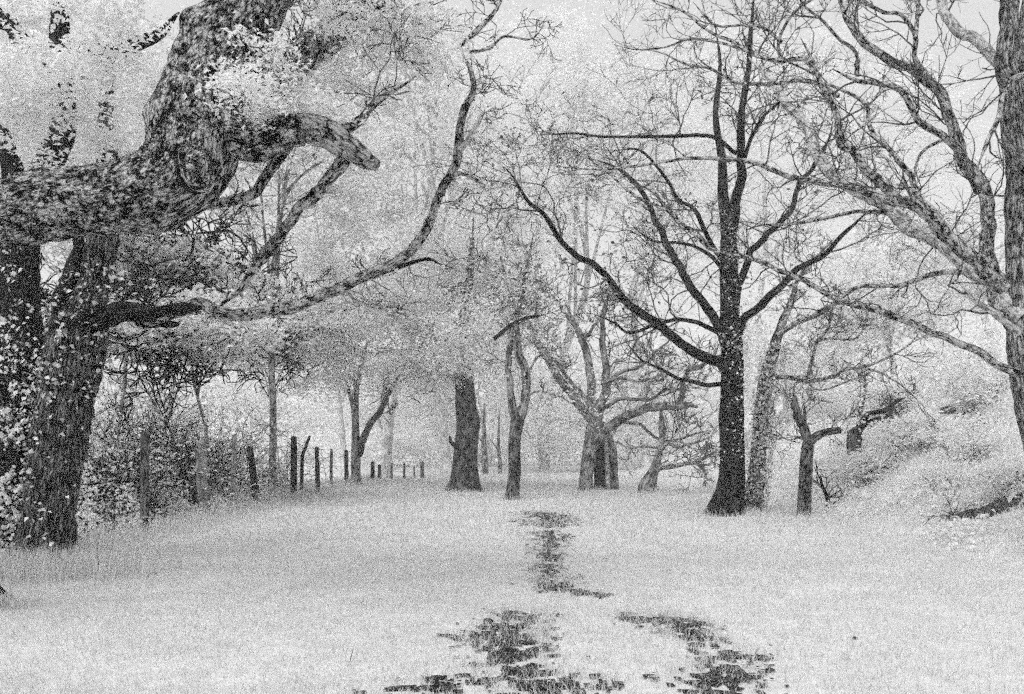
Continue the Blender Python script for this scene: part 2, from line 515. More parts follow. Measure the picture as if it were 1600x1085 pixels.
# --- the great oak whose limb reaches in from the left
RS = np.random.default_rng
oak_base = (-6.6, 6.3, height(-6.6, 6.3))
oak = thing('oak_tree', 'massive gnarled oak limb that sweeps in from the left and bends upward', 'tree', oak_base)
knot = W(313, 262, 6.68)
limbP = [np.array((-6.55, 6.4, 2.6)), np.array((-5.6, 6.8, 3.35))]
lp, lr = px_line([(-20, 336, 55), (75, 322, 56), (150, 314, 57), (220, 304, 60), (272, 282, 64), (298, 238, 68), (302, 188, 68), (318, 130, 60), (345, 75, 55), (382, 20, 54), (425, -50, 50), (470, -140, 42), (500, -260, 30)], 7.0, 7.0)
P, R = smooth_line(np.vstack([limbP, lp]), np.concatenate([[.34, .32], lr]), .02)
mb = MB()
tube(mb, P, R, 110, .10, 1.8, 4, 0, .036, [(knot, .26, .05, 0), (W(205, 170, 6.9), .16, .10, 0), (W(200, 290, 6.8), .25, .05, 0), (W(345, 330, 6.9), .2, .05, 0), (W(300, 35, 6.9), .14, .10, 0)], True)
mb.build('branch', M['limb'], oak)
kc = W(312, 262, 6.64)                                               # oval burr with a curled lip on the bend
th = np.linspace(-.3, 2 * np.pi * 1.22, 40); sh = np.linspace(1, .35, 40)
P = np.stack([kc[0] + np.cos(th + 2.2) * .115 * sh, kc[1] - .012 - .04 * (1 - sh), kc[2] + np.sin(th + 2.2) * .15 * sh], -1)
P = P + (np.stack([fbm(P * 9 + q * 11.3, 3, 5) for q in range(3)], -1) - .5) * .10
mb = MB(); tube(mb, P, np.linspace(.05, .04, 40), 12, .55, 11, 3, 0, .02); mb.build('knot', M['limb'], oak)
P = np.stack([kc[0] + np.cos(np.linspace(2.0, 5.0, 24)) * .165, np.full(24, kc[1] - .01), kc[2] + np.sin(np.linspace(2.0, 5.0, 24)) * .20], -1)
mb = MB(); tube(mb, P, .004 + .016 * np.sin(np.linspace(0, np.pi, 24)), 8, .3, 14, 4); mb.build('crease_shade', M['darkbark'], oak)  # dark crescent tube painted in for the shade of the crease
mb = MB()
P0, R0 = smooth_line([np.array((-6.6, 6.3, -.2)), np.array((-6.62, 6.3, 1.0)), np.array((-6.6, 6.35, 2.4)), np.array((-6.7, 6.4, 4.5)), np.array((-6.9, 6.6, 7.5))], [.62, .5, .46, .38, .22], .06)
tube(mb, P0, R0, 40, .10, 1.6, 6, .5, .03); mb.build('trunk', M['limb'], oak)
branch(oak, [(330, 205, 36), (365, 214, 33), (400, 221, 31), (430, 216, 28), (452, 205, 26), (466, 200, 25.5)], 6.98, 7.0, M['limb'], 30, .025, .2, seed=6, ridge=.02, blunt=True)
branch(oak, [(345, 210, 30), (385, 222, 28), (425, 214, 25), (465, 200, 22), (505, 207, 23), (540, 230, 20), (568, 250, 16), (592, 262, 10)], 7.0, 7.15, M['stub'], 32, .025, .22, seed=7, blunt=True, ridge=.012, bumps=[(W(475, 180, 6.95), .07, .05, 0)])
P, R = px_line([(545, 252, 11), (500, 300, 10), (463, 330, 9), (433, 370, 9), (412, 395, 9), (393, 425, 8), (350, 462, 6)], 7.2, 8.6); 
branch(oak, [(540, 245, 12), (515, 282, 10), (488, 310, 10), (463, 330, 9), (433, 370, 9), (412, 395, 9), (393, 425, 7), (372, 452, 5), (345, 475, 3), (322, 500, 1.5)], 7.2, 8.4, M['branch'], 14, .06, .16, seed=8, ridge=.006)
branch(oak, [(452, 222, 10), (430, 256, 8), (410, 282, 8), (400, 300, 8), (380, 308, 8), (352, 314, 8), (320, 318, 7), (290, 318, 6)], 7.3, 7.8, M['branch'], 12, .06, .16, seed=9)
PB, RB = branch(oak, [(350, 170, 30), (400, 140, 26), (440, 108, 24), (480, 78, 24), (528, 42, 22), (580, 5, 18), (650, -50, 12)], 7.1, 8.6, M['limb'], 24, .05, .2, seed=10, ridge=.02)
P2, R2 = branch(oak, [(440, 150, 9), (500, 95, 8), (560, 55, 6), (620, 25, 5), (700, -10, 3)], 7.6, 8.8, M['pale'], 10, .08, .14, seed=11)
P3, R3 = branch(oak, [(505, 212, 10), (535, 200, 9), (558, 186, 8), (578, 165, 6), (615, 143, 3), (650, 118, 1.2)], 7.0, 8.2, M['branch'], 8, .08, .2, seed=12)
rng = RS(5); mb = MB()
for a_, b_ in ((PB, RB), (P2, R2), (P3, R3)): twigs_on(mb, rng, a_, b_, 3.2, .7, 2, .2, .1)
for px, py, dx in ((430, 60, 1), (450, 30, .6), (420, 85, .8)):
    shoot(mb, rng, W(px - 30, py - 20, 7.0), np.array((dx, .2, -.1)), .5, .012, 2)
mb.build('twigs', M['twig'], oak, kind='stuff')
mb = MB()                                                            # leaf sprays of the oak
for px, py, d, rx, rz, ncl in ((20, 150, 8.6, 1.1, .55, 80), (130, 100, 8.4, .9, .5, 70), (40, 40, 9.0, 1.2, .55, 80), (180, 30, 8.2, .7, .4, 44), (150, 210, 9.0, .6, .35, 40),
                               (60, 225, 9.2, .7, .35, 36), (430, 130, 8.0, .6, .3, 44), (520, 100, 8.4, .7, .3, 44), (600, 60, 8.8, .6, .28, 34), (400, 180, 7.6, .3, .18, 24), (385, 135, 6.8, .22, .12, 16), (430, 95, 7.0, .25, .12, 18), (400, 165, 6.75, .22, .10, 16), (520, 35, 7.6, .3, .14, 20), (570, 10, 8.0, .4, .2, 24), (640, 20, 8.4, .4, .16, 20), (440, 150, 7.0, .2, .1, 14), (540, 190, 7.4, .25, .1, 12), (640, 90, 8.8, .4, .16, 16), (690, 60, 9.0, .3, .12, 10),  (560, 150, 8.8, .5, .22, 24)):
    c, _ = clump_points(rng, W(px, py, d), (rx, .8, rz), int(ncl * 1.1), 34 if d < 8 else 24, .10, .4, .0, None, True)
    leaf_cards(mb, rng, c, .05 if d < 8 else .08, .5, .5)
mb.build('crown', M['leaf'], oak, kind='stuff')

# --- the twin trunk with ivy below it
D1 = 10.7
tw_base = W(70, 885, D1)
twin = thing('twin_trunk_tree', 'furrowed grey trunk with a dark ivy clad twin stem at the grass edge', 'tree', (tw_base[0], tw_base[1], height(tw_base[0], tw_base[1])))
branch(twin, [(58, 915, 44), (64, 870, 42), (72, 810, 40), (82, 743, 41), (92, 690, 42), (101, 630, 43), (109, 580, 45), (118, 535, 46), (130, 490, 40), (146, 440, 24), (156, 390, 25), (163, 340, 22), (168, 280, 18), (165, 200, 14), (172, 100, 10), (180, -20, 7)], D1, D1 + .3, M['trunk'], 60, .04, .14, 'trunk', 2, .05, .6)
branch(twin, [(8, 915, 40), (14, 860, 38), (20, 780, 36), (26, 690, 34), (30, 600, 34), (32, 510, 33), (30, 420, 30), (42, 330, 25), (78, 250, 22), (98, 205, 20), (96, 130, 18), (93, 50, 18), (98, -60, 14)], D1 + .4, D1 + 1.4, M['darkbark'], 36, .06, .12, 'trunk', 3, .03, .5)
branch(twin, [(96, 520, 18), (102, 470, 15), (112, 425, 13), (118, 395, 10), (124, 360, 8), (128, 300, 5)], D1 - .1, D1 + .3, M['darkbark'], 16, .06, .2, seed=26)
branch(twin, [(44, 330, 16), (26, 285, 16), (14, 255, 15), (-6, 200, 12), (-30, 150, 8)], D1 + .8, D1 + 1.2, M['darkbark'], 16, .06, .2, seed=23)
branch(twin, [(96, 110, 12), (70, 85, 14), (35, 60, 15), (8, 35, 15), (-20, 10, 12)], D1 + 1.2, D1 + 1.2, M['darkbark'], 16, .06, .2, seed=24)
branch(twin, [(96, 60, 8), (130, 75, 10), (180, 80, 10), (220, 68, 12), (250, 50, 8), (280, 20, 5)], D1 + 1.3, D1 + 1.0, M['darkbark'], 12, .06, .2, seed=25)
branch(twin, [(105, 520, 26), (135, 502, 22), (163, 491, 17), (197, 488, 15), (242, 497, 12.5), (281, 485, 11), (318, 481, 10.5)], D1 - .02, D1 - .32, M['darkbark'], 20, .05, .2, seed=27)
lowP, lowR = branch(twin, [(150, 493, 13), (197, 488, 12), (242, 497, 11), (281, 485, 10), (309, 480, 10), (348, 490, 10), (393, 491, 10), (421, 485, 10), (478, 471, 10), (534, 447, 9.5), (603, 419, 9), (630, 404, 8.5), (658, 369, 8), (676, 327, 7.5), (695, 290, 7.5), (713, 249, 7.5), (722, 207, 7), (724, 170, 7), (739, 143, 6.5), (737, 112, 6), (722, 80, 4), (718, 40, 3)], D1, D1 - 1.4, M['branch'], 16, .06, .15, seed=13, ridge=.008)
branch(twin, [(215, 503, 8), (245, 506, 8), (268, 508, 6), (278, 507, 3)], D1, D1 - .1, M['darkbark'], 10, .05, .25, seed=14, blunt=True)
b1 = branch(twin, [(622, 418, 4), (650, 408, 3), (672, 405, 3), (688, 415, 2)], 9.7, 9.6, M['darkbark'], 6, .06, .2, seed=15)
b2 = branch(twin, [(688, 300, 4), (713, 272, 3.2), (741, 279, 3), (759, 290, 2)], 9.5, 9.4, M['branch'], 6, .06, .2, seed=16)
b3 = branch(twin, [(718, 236, 5), (732, 217, 4), (748, 192, 4), (759, 173, 3)], 9.4, 9.3, M['pale'], 8, .06, .2, seed=17)
b4 = branch(twin, [(722, 70, 4), (745, 48, 5), (770, 22, 4), (785, -8, 3), (800, -40, 2)], 9.35, 9.6, M['branch'], 6, .08, .2, seed=18)
b5 = branch(twin, [(735, 82, 3), (765, 75, 2.4), (790, 58, 2), (830, 62, 1.6), (850, 40, 1.2)], 9.35, 9.8, M['branch'], 6, .08, .2, seed=19)
rng = RS(9); mb = MB()
for a_, b_ in (b1, b2, b3, b4, b5): twigs_on(mb, rng, a_, b_, 5, .5, 2, .3, .0)
twigs_on(mb, rng, lowP, lowR, 2.0, .55, 2, .25, .02)
mb.build('twigs', M['twig'], twin, kind='stuff')
mb = MB()
for px, py, d, rx, rz, ncl in ((60, 0, 12.5, 1.6, .8, 90), (20, 170, 12.4, 1.2, .6, 60), (150, 130, 12.3, 1.0, .5, 50), (110, 290, 12.2, 1.0, .35, 30)):
    c, _ = clump_points(rng, W(px, py, d), (rx, .9, rz), ncl, 22, .13, .4, .0, None, True)
    leaf_cards(mb, rng, c, .10, .6, .55)
mb.build('crown', M['leaf'], twin, kind='stuff')

# ivy on the dark stem: the largest leaves one by one
ivy = thing('ivy', 'pale leaved ivy climbing the dark left stem of the twin trunk', 'ivy', W(20, 890, D1 - .05))
ivy.location.z = float(height(ivy.location.x, ivy.location.y))
def ivy_leaf_mesh():
    pts = [(0, -.5), (.42, -.42), (.28, -.05), (.52, .12), (.16, .2), (0, .6), (-.16, .2), (-.52, .12), (-.28, -.05), (-.42, -.42)]
    V = [(0, 0, .06)] + [(x, y, -.10 * abs(x) - .05 * y) for x, y in pts]
    T = [(0, i + 1, (i + 1) % 10 + 1) for i in range(10)]
    return mesh_from('leaf', np.array(V), np.array(T), np.full(10, 3), M['ivyleaf'], None, False)
ivy_mesh = ivy_leaf_mesh()
rng = RS(21)
from mathutils import Matrix, Vector
mb = MB()
spots = []
for k in range(26):                                                  # climbing stems
    x0 = rng.uniform(-.32, .36); zt = rng.uniform(1.2, 4.2)
    P = []
    x = x0
    for z in np.arange(0, zt, .18):
        x += rng.normal(0, .035); x = np.clip(x, -.42, .5)
        c = W(20 + (z * 3), 890, D1 + .4); 
        P.append((c[0] + x, c[1] - math.sqrt(max(.01, .34 ** 2 - min(x * x, .1))) - .02, z))
    P = np.array(P)
    tube(mb, P, np.linspace(.012, .005, len(P)), 4, cap=False)
    for p in P[1:]:
        if rng.random() < .8: spots.append(p)
mb.build('stem', M['ivybark'], ivy)
spots = np.array(spots)
spots = spots[fbm(spots * 3.0, 2, 19) > .47]
big = spots[rng.integers(0, len(spots), 290)] + rng.normal(0, 1, (290, 3)) * np.array((.08, .03, .09)) - np.array((0, .05, 0))
for p in big:
    o = bpy.data.objects.new('leaf', ivy_mesh); COL.objects.link(o); o.parent = ivy
    s = rng.uniform(.04, .085)
    n = Vector((rng.normal(0, .6), -1, rng.uniform(.1, 1.1))).normalized()
    q = n.to_track_quat('Z', 'Y')
    mw = Matrix.Translation(Vector(p) - ivy.location) @ q.to_matrix().to_4x4() @ Matrix.Rotation(rng.uniform(1.8, 4.5), 4, 'Z') @ Matrix.Scale(s, 4)
    o.matrix_local = mw
mb = MB()
c = spots[rng.integers(0, len(spots), 700)] + rng.normal(0, 1, (700, 3)) * np.array((.10, .04, .12))
leaf_cards(mb, rng, c, .05, .1, .7)
mb.build('foliage', M['ivyleaf'], ivy, kind='stuff')

# --- the black tree right of the path
D7 = 18.0
blk_b = W(1137, 806, D7)
blk = thing('black_bark_tree', 'black barked spreading tree right of the path with bare twiggy branches', 'tree', (blk_b[0], blk_b[1], height(blk_b[0], blk_b[1])))
branch(blk, [(1134, 820, 23), (1138, 790, 22), (1143, 755, 20), (1144, 700, 20), (1143, 640, 19), (1145, 575, 18), (1141, 520, 16), (1139, 450, 15), (1139, 400, 14), (1137, 350, 12), (1130, 310, 9), (1128, 250, 7), (1118, 180, 5), (1125, 100, 3.5), (1112, 10, 2)], D7, D7 + .6, M['ivybark'], 28, .08, .12, 'trunk', 22, .02, .9)
BL = []
def bk(pts, d1, r0, r1, d0=D7, mat='ivybark', sides=8):
    BL.append(branch(blk, ramp_r(pts, r0, r1), d0, d1, M[mat], sides, .14, .16, seed=30 + len(BL)))
bk([(1140, 380), (1148, 326), (1158, 265), (1160, 210), (1160, 166), (1168, 120), (1172, 60), (1178, -10)], D7 - .8, 9, 3)
bk([(1138, 545), (1122, 514), (1100, 476), (1072, 437), (1050, 393), (1028, 354), (1011, 318), (990, 285), (962, 262), (930, 250)], D7 + 2, 9, 2)
bk([(1136, 580), (1117, 561), (1071, 542), (1045, 522), (1012, 498), (979, 472), (960, 448), (930, 415), (902, 401), (875, 373), (852, 336), (824, 313), (801, 276), (787, 260)], D7 - 3, 9, 2.2)
bk([(1143, 540), (1160, 505), (1182, 484), (1227, 440), (1249, 420), (1293, 393), (1326, 360), (1356, 330)], D7 - 1.5, 8, 2.5)
bk([(1142, 500), (1149, 470), (1160, 426), (1182, 382), (1221, 348), (1238, 321), (1252, 282), (1271, 260), (1293, 221), (1301, 190)], D7 + 2, 7, 2)
bk([(1158, 270), (1168, 225), (1188, 188), (1212, 164), (1240, 140)], D7 - 1.5, 4, 1.5, D7 - .5)
bk([(1140, 425), (1122, 395), (1085, 330), (1060, 312), (1035, 270), (1000, 235), (960, 235)], D7 - 2, 4.5, 1.2)
bk([(1122, 520), (1080, 500), (1030, 505), (985, 520), (960, 505), (925, 490)], D7 - 2.2, 4, 1.2)
bk([(1130, 600), (1100, 602), (1060, 590), (1030, 575), (1000, 560), (975, 530)], D7 + 1.5, 4, 1.2)
bk([(1150, 240), (1110, 213), (1055, 213), (1000, 213), (953, 214), (898, 209), (842, 212)], D7 - 2.5, 3.5, 1.2, D7 - .5)
bk([(1128, 420), (1105, 396), (1070, 380), (1020, 376), (985, 350)], D7 + 1, 3.5, 1.2)
rng = RS(33); mb = MB(); tips = []
for a_, b_ in BL: twigs_on(mb, rng, a_, b_, 2.9, 1.5, 3, .22, .05, tips, .0045, .3, 2)
mb.build('twigs', M['twig'], blk, kind='stuff')
mb = MB()
tp = np.array(tips)
c = (tp[rng.integers(0, len(tp), 1500)] + rng.normal(0, .07, (1500, 3)))
leaf_cards(mb, rng, c, .085, .3, .6)
mb.build('leaves', M['litterleaf'], blk, kind='stuff')
mb = MB()                                                            # small ivy leaves on its trunk
def trunk_ivy(rng, mb, n, rows, d, spread, size, side=0.):
    t = rng.random(n)
    pts = np.array([(np.interp(q, np.linspace(0, 1, len(rows)), [r[0] for r in rows]), np.interp(q, np.linspace(0, 1, len(rows)), [r[1] for r in rows])) for q in t])
    a = rng.normal(side, 1.0, n)
    C = np.array([W(p[0], p[1], d) for p in pts])
    rad = spread * rng.uniform(.9, 1.35, n)
    C[:, 0] += np.sin(a) * rad; C[:, 1] -= np.cos(a) * rad
    leaf_cards(mb, rng, C, size, .1, .75)
trunk_ivy(rng, mb, 420, [(1141, 500), (1145, 560), (1146, 640), (1144, 720)], D7, .27, .055, .9)
trunk_ivy(rng, mb, 260, [(1138, 330), (1140, 420), (1145, 560)], D7, .2, .05, 0)
mb.build('ivy_leaves', M['ivyleaf'], blk, kind='stuff')

mb = MB()
trunk_ivy(rng, mb, 300, [(70, 880), (84, 743), (101, 630), (112, 560)], D1 - .02, .36, .065, -1.0)
trunk_ivy(rng, mb, 120, [(112, 560), (130, 490), (150, 420)], D1 - .02, .30, .065, .2)
trunk_ivy(rng, mb, 50, [(118, 535), (101, 640)], D1 - .02, .36, .06, 1.4)
mb.build('ivy_leaves', M['ivyleaf'], twin, kind='stuff')
# --- the ivy clad trunk just behind it
ivt_b = W(1180, 800, 18.9)
ivt = thing('leaning_trunk_tree', 'pale leaf clad leaning trunk close behind the black tree', 'tree', (ivt_b[0], ivt_b[1], height(ivt_b[0], ivt_b[1])))
branch(ivt, [(1176, 808, 14), (1181, 760, 14), (1186, 700, 13), (1190, 640, 12), (1198, 590, 12), (1209, 548, 10), (1220, 510, 7), (1230, 480, 4), (1240, 450, 2)], 18.9, 19.6, M['midbark'], 16, .1, .16, 'trunk', 41, .02, .4)
IV = []
for pts, d1, r0, r1 in (
    ([(1195, 599), (1224, 589), (1262, 595), (1299, 589), (1324, 577), (1357, 572), (1390, 558), (1423, 537), (1446, 524)], 17.5, 4, 1.2),
    ([(1262, 591), (1268, 562), (1278, 533), (1295, 508), (1302, 470)], 18.2, 3, 2),
    ([(1278, 533), (1300, 529), (1316, 531), (1340, 528), (1352, 504), (1354, 484)], 18.2, 2, 1.4),
    ([(1340, 574), (1370, 580), (1392, 592), (1415, 608), (1446, 638)], 18.4, 2, .9),
    ([(1262, 593), (1268, 604), (1282, 610), (1316, 600), (1349, 587)], 19, 2, 1.2),
    ([(1215, 525), (1249, 503), (1280, 490), (1310, 472)], 18.5, 5, 2.5),
    ([(1216, 525), (1232, 484), (1240, 455), (1258, 420), (1285, 392), (1310, 372)], 19.6, 5.5, 1.2),
    ([(1188, 670), (1210, 680), (1240, 690), (1250, 692)], 18.2, 1.6, .8)):
    IV.append(branch(ivt, ramp_r(pts, r0, r1), 18.9, d1, M['branch'], 7, .12, .16, seed=50 + len(IV)))
rng = RS(44); mb = MB()
for a_, b_ in IV: twigs_on(mb, rng, a_, b_, 2.6, .8, 2, .1, .08, None, .0065)
mb.build('twigs', M['twig'], ivt, kind='stuff')
mb = MB(); trunk_ivy(rng, mb, 1500, [(1180, 790), (1188, 700), (1192, 630), (1213, 535)], 19.0, .22, .075, 0)
mb.build('ivy_leaves', M['ivyleaf'], ivt, kind='stuff')

# --- the tree at the right edge with long limbs
D11 = 11.0
rt_b = W(1668, 870, D11)
rt = thing('rough_bark_tree', 'rough grey trunk cut by the right edge with long limbs reaching far left', 'tree', (rt_b[0], rt_b[1], height(rt_b[0], rt_b[1]) - .05))
branch(rt, [(1678, 875, 42), (1660, 800, 38), (1637, 700, 33), (1614, 600, 31), (1606, 500, 31), (1603, 400, 29), (1602, 276, 28), (1600, 200, 26), (1606, 100, 20), (1615, 0, 18), (1622, -120, 14)], D11, D11 + .4, M['roughbark'], 40, .05, .1, 'trunk', 60, .02, .3)
RL = []
def rk(pts, d0, d1, r0, r1, mat='branch', sides=9):
    RL.append(branch(rt, ramp_r(pts, r0, r1), d0, d1, M[mat], sides, .1, .15, seed=61 + len(RL), ridge=.004))
rk([(1600, 260), (1580, 200), (1573, 138), (1564, 83), (1570, 33), (1577, -20), (1585, -100)], D11, D11 - .4, 18, 12, 'roughbark', 20)
rk([(1604, 500), (1580, 465), (1553, 442), (1514, 418), (1481, 390), (1442, 365), (1398, 332), (1354, 304), (1310, 276), (1276, 243), (1260, 199), (1232, 166), (1205, 130), (1170, 90)], D11, D11 + 3.5, 17, 5, 'pale', 14)
rk([(1570, 450), (1520, 409), (1476, 365), (1442, 332), (1404, 315), (1382, 293), (1354, 265), (1332, 238), (1312, 229), (1304, 177), (1282, 133), (1271, 100), (1250, 60)], D11 - .3, D11 - 1.2, 12, 3)
rk([(1480, 366), (1464, 337), (1437, 310), (1426, 276), (1409, 260), (1387, 232), (1359, 199), (1354, 166), (1332, 147), (1293, 133), (1250, 120)], D11 - .6, D11 + .8, 6, 2)
rk([(1595, 520), (1572, 490), (1558, 459), (1547, 398), (1545, 354), (1536, 310), (1520, 276), (1503, 238), (1492, 205), (1475, 160), (1464, 138), (1431, 113), (1398, 97), (1359, 72), (1332, 44), (1315, 11), (1300, -30)], D11 + .2, D11 + 1.5, 13, 5)
rk([(1530, 300), (1498, 232), (1475, 216), (1442, 194), (1426, 177), (1409, 144), (1376, 133), (1332, 124), (1300, 108)], D11 + .8, D11 - .2, 7, 3)
rk([(1575, 120), (1545, 83), (1520, 62), (1498, 50), (1475, 17), (1462, -15), (1450, -50)], D11, D11 + .6, 9, 7, 'pale')
rk([(1660, 100), (1600, 119), (1576, 130), (1566, 150), (1558, 188), (1545, 215), (1534, 242), (1528, 262)], D11 - .4, D11 - .4, 5.5, 3)
rk([(1500, 426), (1470, 428), (1442, 434), (1409, 445), (1376, 445), (1332, 453), (1310, 470), (1280, 487), (1249, 503)], D11 - .1, D11 + 2, 4.5, 2.5)
rk([(1600, 585), (1578, 578), (1540, 558), (1498, 539), (1431, 506), (1376, 487), (1315, 470), (1265, 442), (1221, 426), (1177, 406), (1110, 387), (1055, 337), (999, 309), (958, 276), (895, 230)], D11, D11 + 3, 7, 1.6)
rk([(1592, 520), (1572, 503), (1536, 476), (1500, 445)], D11 - .3, D11 - .8, 6, 4, 'pale')
rk([(1410, 340), (1387, 332), (1332, 332), (1265, 346), (1210, 351), (1160, 346)], D11 + 1.5, D11 + 3, 4, 1.8)
rk([(1400, 320), (1360, 304), (1310, 290), (1277, 285), (1221, 271), (1166, 252), (1110, 249), (1055, 249), (1000, 258), (930, 265), (852, 258)], D11 + 1, D11 + 3.5, 6, 1.2)
rk([(1464, 138), (1448, 119), (1431, 94), (1428, 55), (1409, 25), (1381, 22), (1343, 3), (1320, -10)], D11 + 1, D11 + .6, 5, 2)
rk([(1430, 60), (1432, 30), (1436, -20)], D11 + .8, D11 + 1, 4, 3)
rk([(1310, 150), (1260, 127), (1193, 133), (1144, 127), (1110, 108), (1072, 100), (1033, 83), (1000, 77)], D11 + 1, D11 + 2.5, 4, 1)
rk([(1280, 120), (1254, 94), (1221, 97), (1177, 83), (1144, 66), (1100, 44), (1066, 17), (1016, -2)], D11 - .6, D11 + 1, 4.5, 1.5)
rk([(1177, 83), (1122, 66), (1077, 61), (1044, 72), (1000, 77), (960, 70)], D11 + .6, D11 + 1.5, 2.5, 1)
rk([(1224, 100), (1216, 66), (1243, 17), (1287, -10)], D11, D11 - .5, 3, 2)
rk([(1221, 66), (1193, 44), (1160, 39), (1116, 39), (1083, 3)], D11 + .3, D11 + 1, 3, 1.2)
rk([(1340, 120), (1337, 83), (1310, 61), (1287, 33), (1260, 11), (1240, -20)], D11 + .5, D11 - .3, 3, 2)
rk([(1470, 220), (1440, 240), (1425, 290), (1420, 330)], D11 + .9, D11 + .5, 3, 1.4)
rng = RS(66); mb = MB()
for k, (a_, b_) in enumerate(RL):
    twigs_on(mb, rng, a_, b_, 2.2, 1.15, 3, .22, .04, None, .003, .3, 2)
mb.build('twigs', M['twig'], rt, kind='stuff')

# --- small trees and stumps in front of the bank
pol_b = W(1256, 811, 17.6)
pol = thing('pollard_tree', 'slim pollarded tree with two short forks standing right of the black tree', 'tree', (pol_b[0], pol_b[1], height(pol_b[0], pol_b[1])))
branch(pol, [(1256, 818, 11), (1257, 780, 10.5), (1259, 740, 10.5), (1262, 700, 10), (1264, 676, 9)], 17.6, 17.7, M['midbark'], 16, .08, .14, 'trunk', 70, .012, .25)
pk = [branch(pol, [(1263, 692, 8), (1254, 668, 7.5), (1245, 650, 7), (1242, 630, 5), (1240, 612, 2)], 17.65, 17.5, M['midbark'], 10, .06, .18, seed=71),
      branch(pol, [(1264, 692, 7), (1278, 682, 6.5), (1294, 677, 6), (1306, 675, 6), (1314, 671, 4.5)], 17.65, 17.3, M['midbark'], 10, .06, .18, seed=72, blunt=True),
      branch(pol, [(1258, 676, 3), (1259, 655, 2.5), (1258, 634, 2)], 17.65, 17.7, M['midbark'], 6, .06, .18, seed=73),
      branch(pol, [(1256, 686, 2.5), (1246, 684, 2.5), (1240, 688, 1.5)], 17.65, 17.5, M['midbark'], 6, .06, .18, seed=74)]
rng = RS(70); mb = MB()
for a_, b_ in pk: twigs_on(mb, rng, a_, b_, 6, .7, 2, .4, .15, None, .006)
mb.build('twigs', M['twig'], pol, kind='stuff')
mb = MB(); c, _ = clump_points(rng, W(1290, 640, 19.2), (.9, .7, .45), 60, 24, .16, .5, 0.); leaf_cards(mb, rng, c, .08, .5)
mb.build('crown', M['leaf'], pol, kind='stuff')

def gz(px, d): return float(height((px - CX) / F * d, d))
def row_at(px, d): return HY - (gz(px, d) - EYE) * F / d
dS = 21.0
rb = row_at(1338, dS)
stp_b = W(1338, rb, dS)
stp = thing('crooked_tree', 'short crooked dark trunk on the bank with a twisted branch to its right', 'tree', stp_b)
branch(stp, [(1340, max(rb, 735) + 4, 12), (1337, 722, 11), (1334, 702, 11), (1336, 680, 12), (1340, 666, 9)], dS, dS, M['midbark'], 14, .08, .22, 'trunk', 75, .02)
sk = [branch(stp, [(1340, 674, 7), (1352, 660, 5), (1360, 648, 4.5), (1382, 642, 4), (1395, 630, 3.5), (1416, 621, 2)], dS, dS - .5, M['darkbark'], 7, .08, .2, seed=76),
      branch(stp, [(1345, 668, 4), (1366, 656, 3.5), (1386, 650, 3), (1398, 635, 2)], dS, dS + .4, M['darkbark'], 6, .08, .2, seed=77),
      branch(stp, [(1342, 664, 5), (1345, 640, 4), (1350, 615, 3), (1349, 596, 3)], dS, dS + .6, M['darkbark'], 6, .08, .2, seed=78)]
rng = RS(75); mb = MB()
for a_, b_ in sk: twigs_on(mb, rng, a_, b_, 5, .8, 2, .3, .12, None, .007)
mb.build('twigs', M['twig'], stp, kind='stuff')
mb = MB(); c, _ = clump_points(rng, W(1330, 620, 21.5), (1.3, .8, .5), 60, 24, .18, .5, 0.); leaf_cards(mb, rng, c, .09, .5)
mb.build('crown', M['leaf'], stp, kind='stuff')

# --- the many-limbed tree in the middle
D5 = 27.0
md_b = W(925, 770, D5)
md = thing('many_limbed_tree', 'grey tree with split foot and a heavy limb leaning right beyond the path', 'tree', (md_b[0], md_b[1], height(md_b[0], md_b[1])))
branch(md, [(914, 776, 11), (916, 745, 11), (921, 710, 12), (928, 680, 14), (930, 655, 13), (924, 625, 8), (924, 600, 7.5), (917, 555, 6.5), (909, 529, 6), (895, 500, 4), (882, 470, 3)], D5, D5 + .3, M['farbark'], 18, .12, .14, 'trunk', 80, .02, .3)
branch(md, [(938, 776, 9), (937, 745, 9), (936, 712, 9), (935, 680, 9)], D5 + .1, D5 + .1, M['darkbark'], 12, .1, .14, 'trunk', 81, .02, .2)
branch(md, [(949, 774, 5), (948, 740, 5), (946, 705, 5), (942, 670, 5)], D5 + .2, D5 + .2, M['pale'], 10, .1, .14, 'trunk', 82, .01, .2)
branch(md, [(960, 772, 9), (958, 745, 8), (956, 705, 8), (948, 672, 6)], D5 + .5, D5 + .4, M['farbark'], 12, .1, .18, 'trunk', 83, .02, .2)
MD = []
def mk(pts, d1, r0, r1, mat='farbark'):
    MD.append(branch(md, ramp_r(pts, r0, r1), D5, d1, M[mat], 8, .18, .14, seed=84 + len(MD)))
mk([(926, 660), (916, 647), (890, 613), (860, 570), (845, 549), (830, 517), (824, 500)], D5 - 1.5, 8, 3.5)
mk([(922, 636), (918, 626), (897, 604), (875, 574), (849, 544), (835, 520)], D5 + 1, 4.5, 2.5)
mk([(912, 532), (924, 517), (939, 491), (950, 460)], D5 + 1, 3.5, 1.5)
mk([(932, 660), (938, 640), (946, 607), (946, 574), (943, 540), (942, 506), (950, 460)], D5 + 1.5, 9, 3)
mk([(946, 604), (960, 590), (976, 581), (1006, 570), (1025, 550), (1050, 530)], D5 - 1, 4, 1.5)
mk([(938, 640), (950, 634), (972, 624), (1017, 624), (1040, 609), (1085, 611)], D5 - 1, 4, 1.5)
mk([(929, 695), (940, 680), (954, 667), (984, 649), (1021, 636), (1051, 633), (1072, 634), (1090, 637)], D5 - 2, 9.5, 5)
mk([(1062, 634), (1066, 605), (1077, 581), (1100, 570), (1115, 560)], D5 - 2, 5, 3)
mk([(975, 660), (1000, 664), (1017, 679), (1044, 690), (1080, 680), (1110, 672)], D5 - 1.5, 3, 1.4, 'branch')
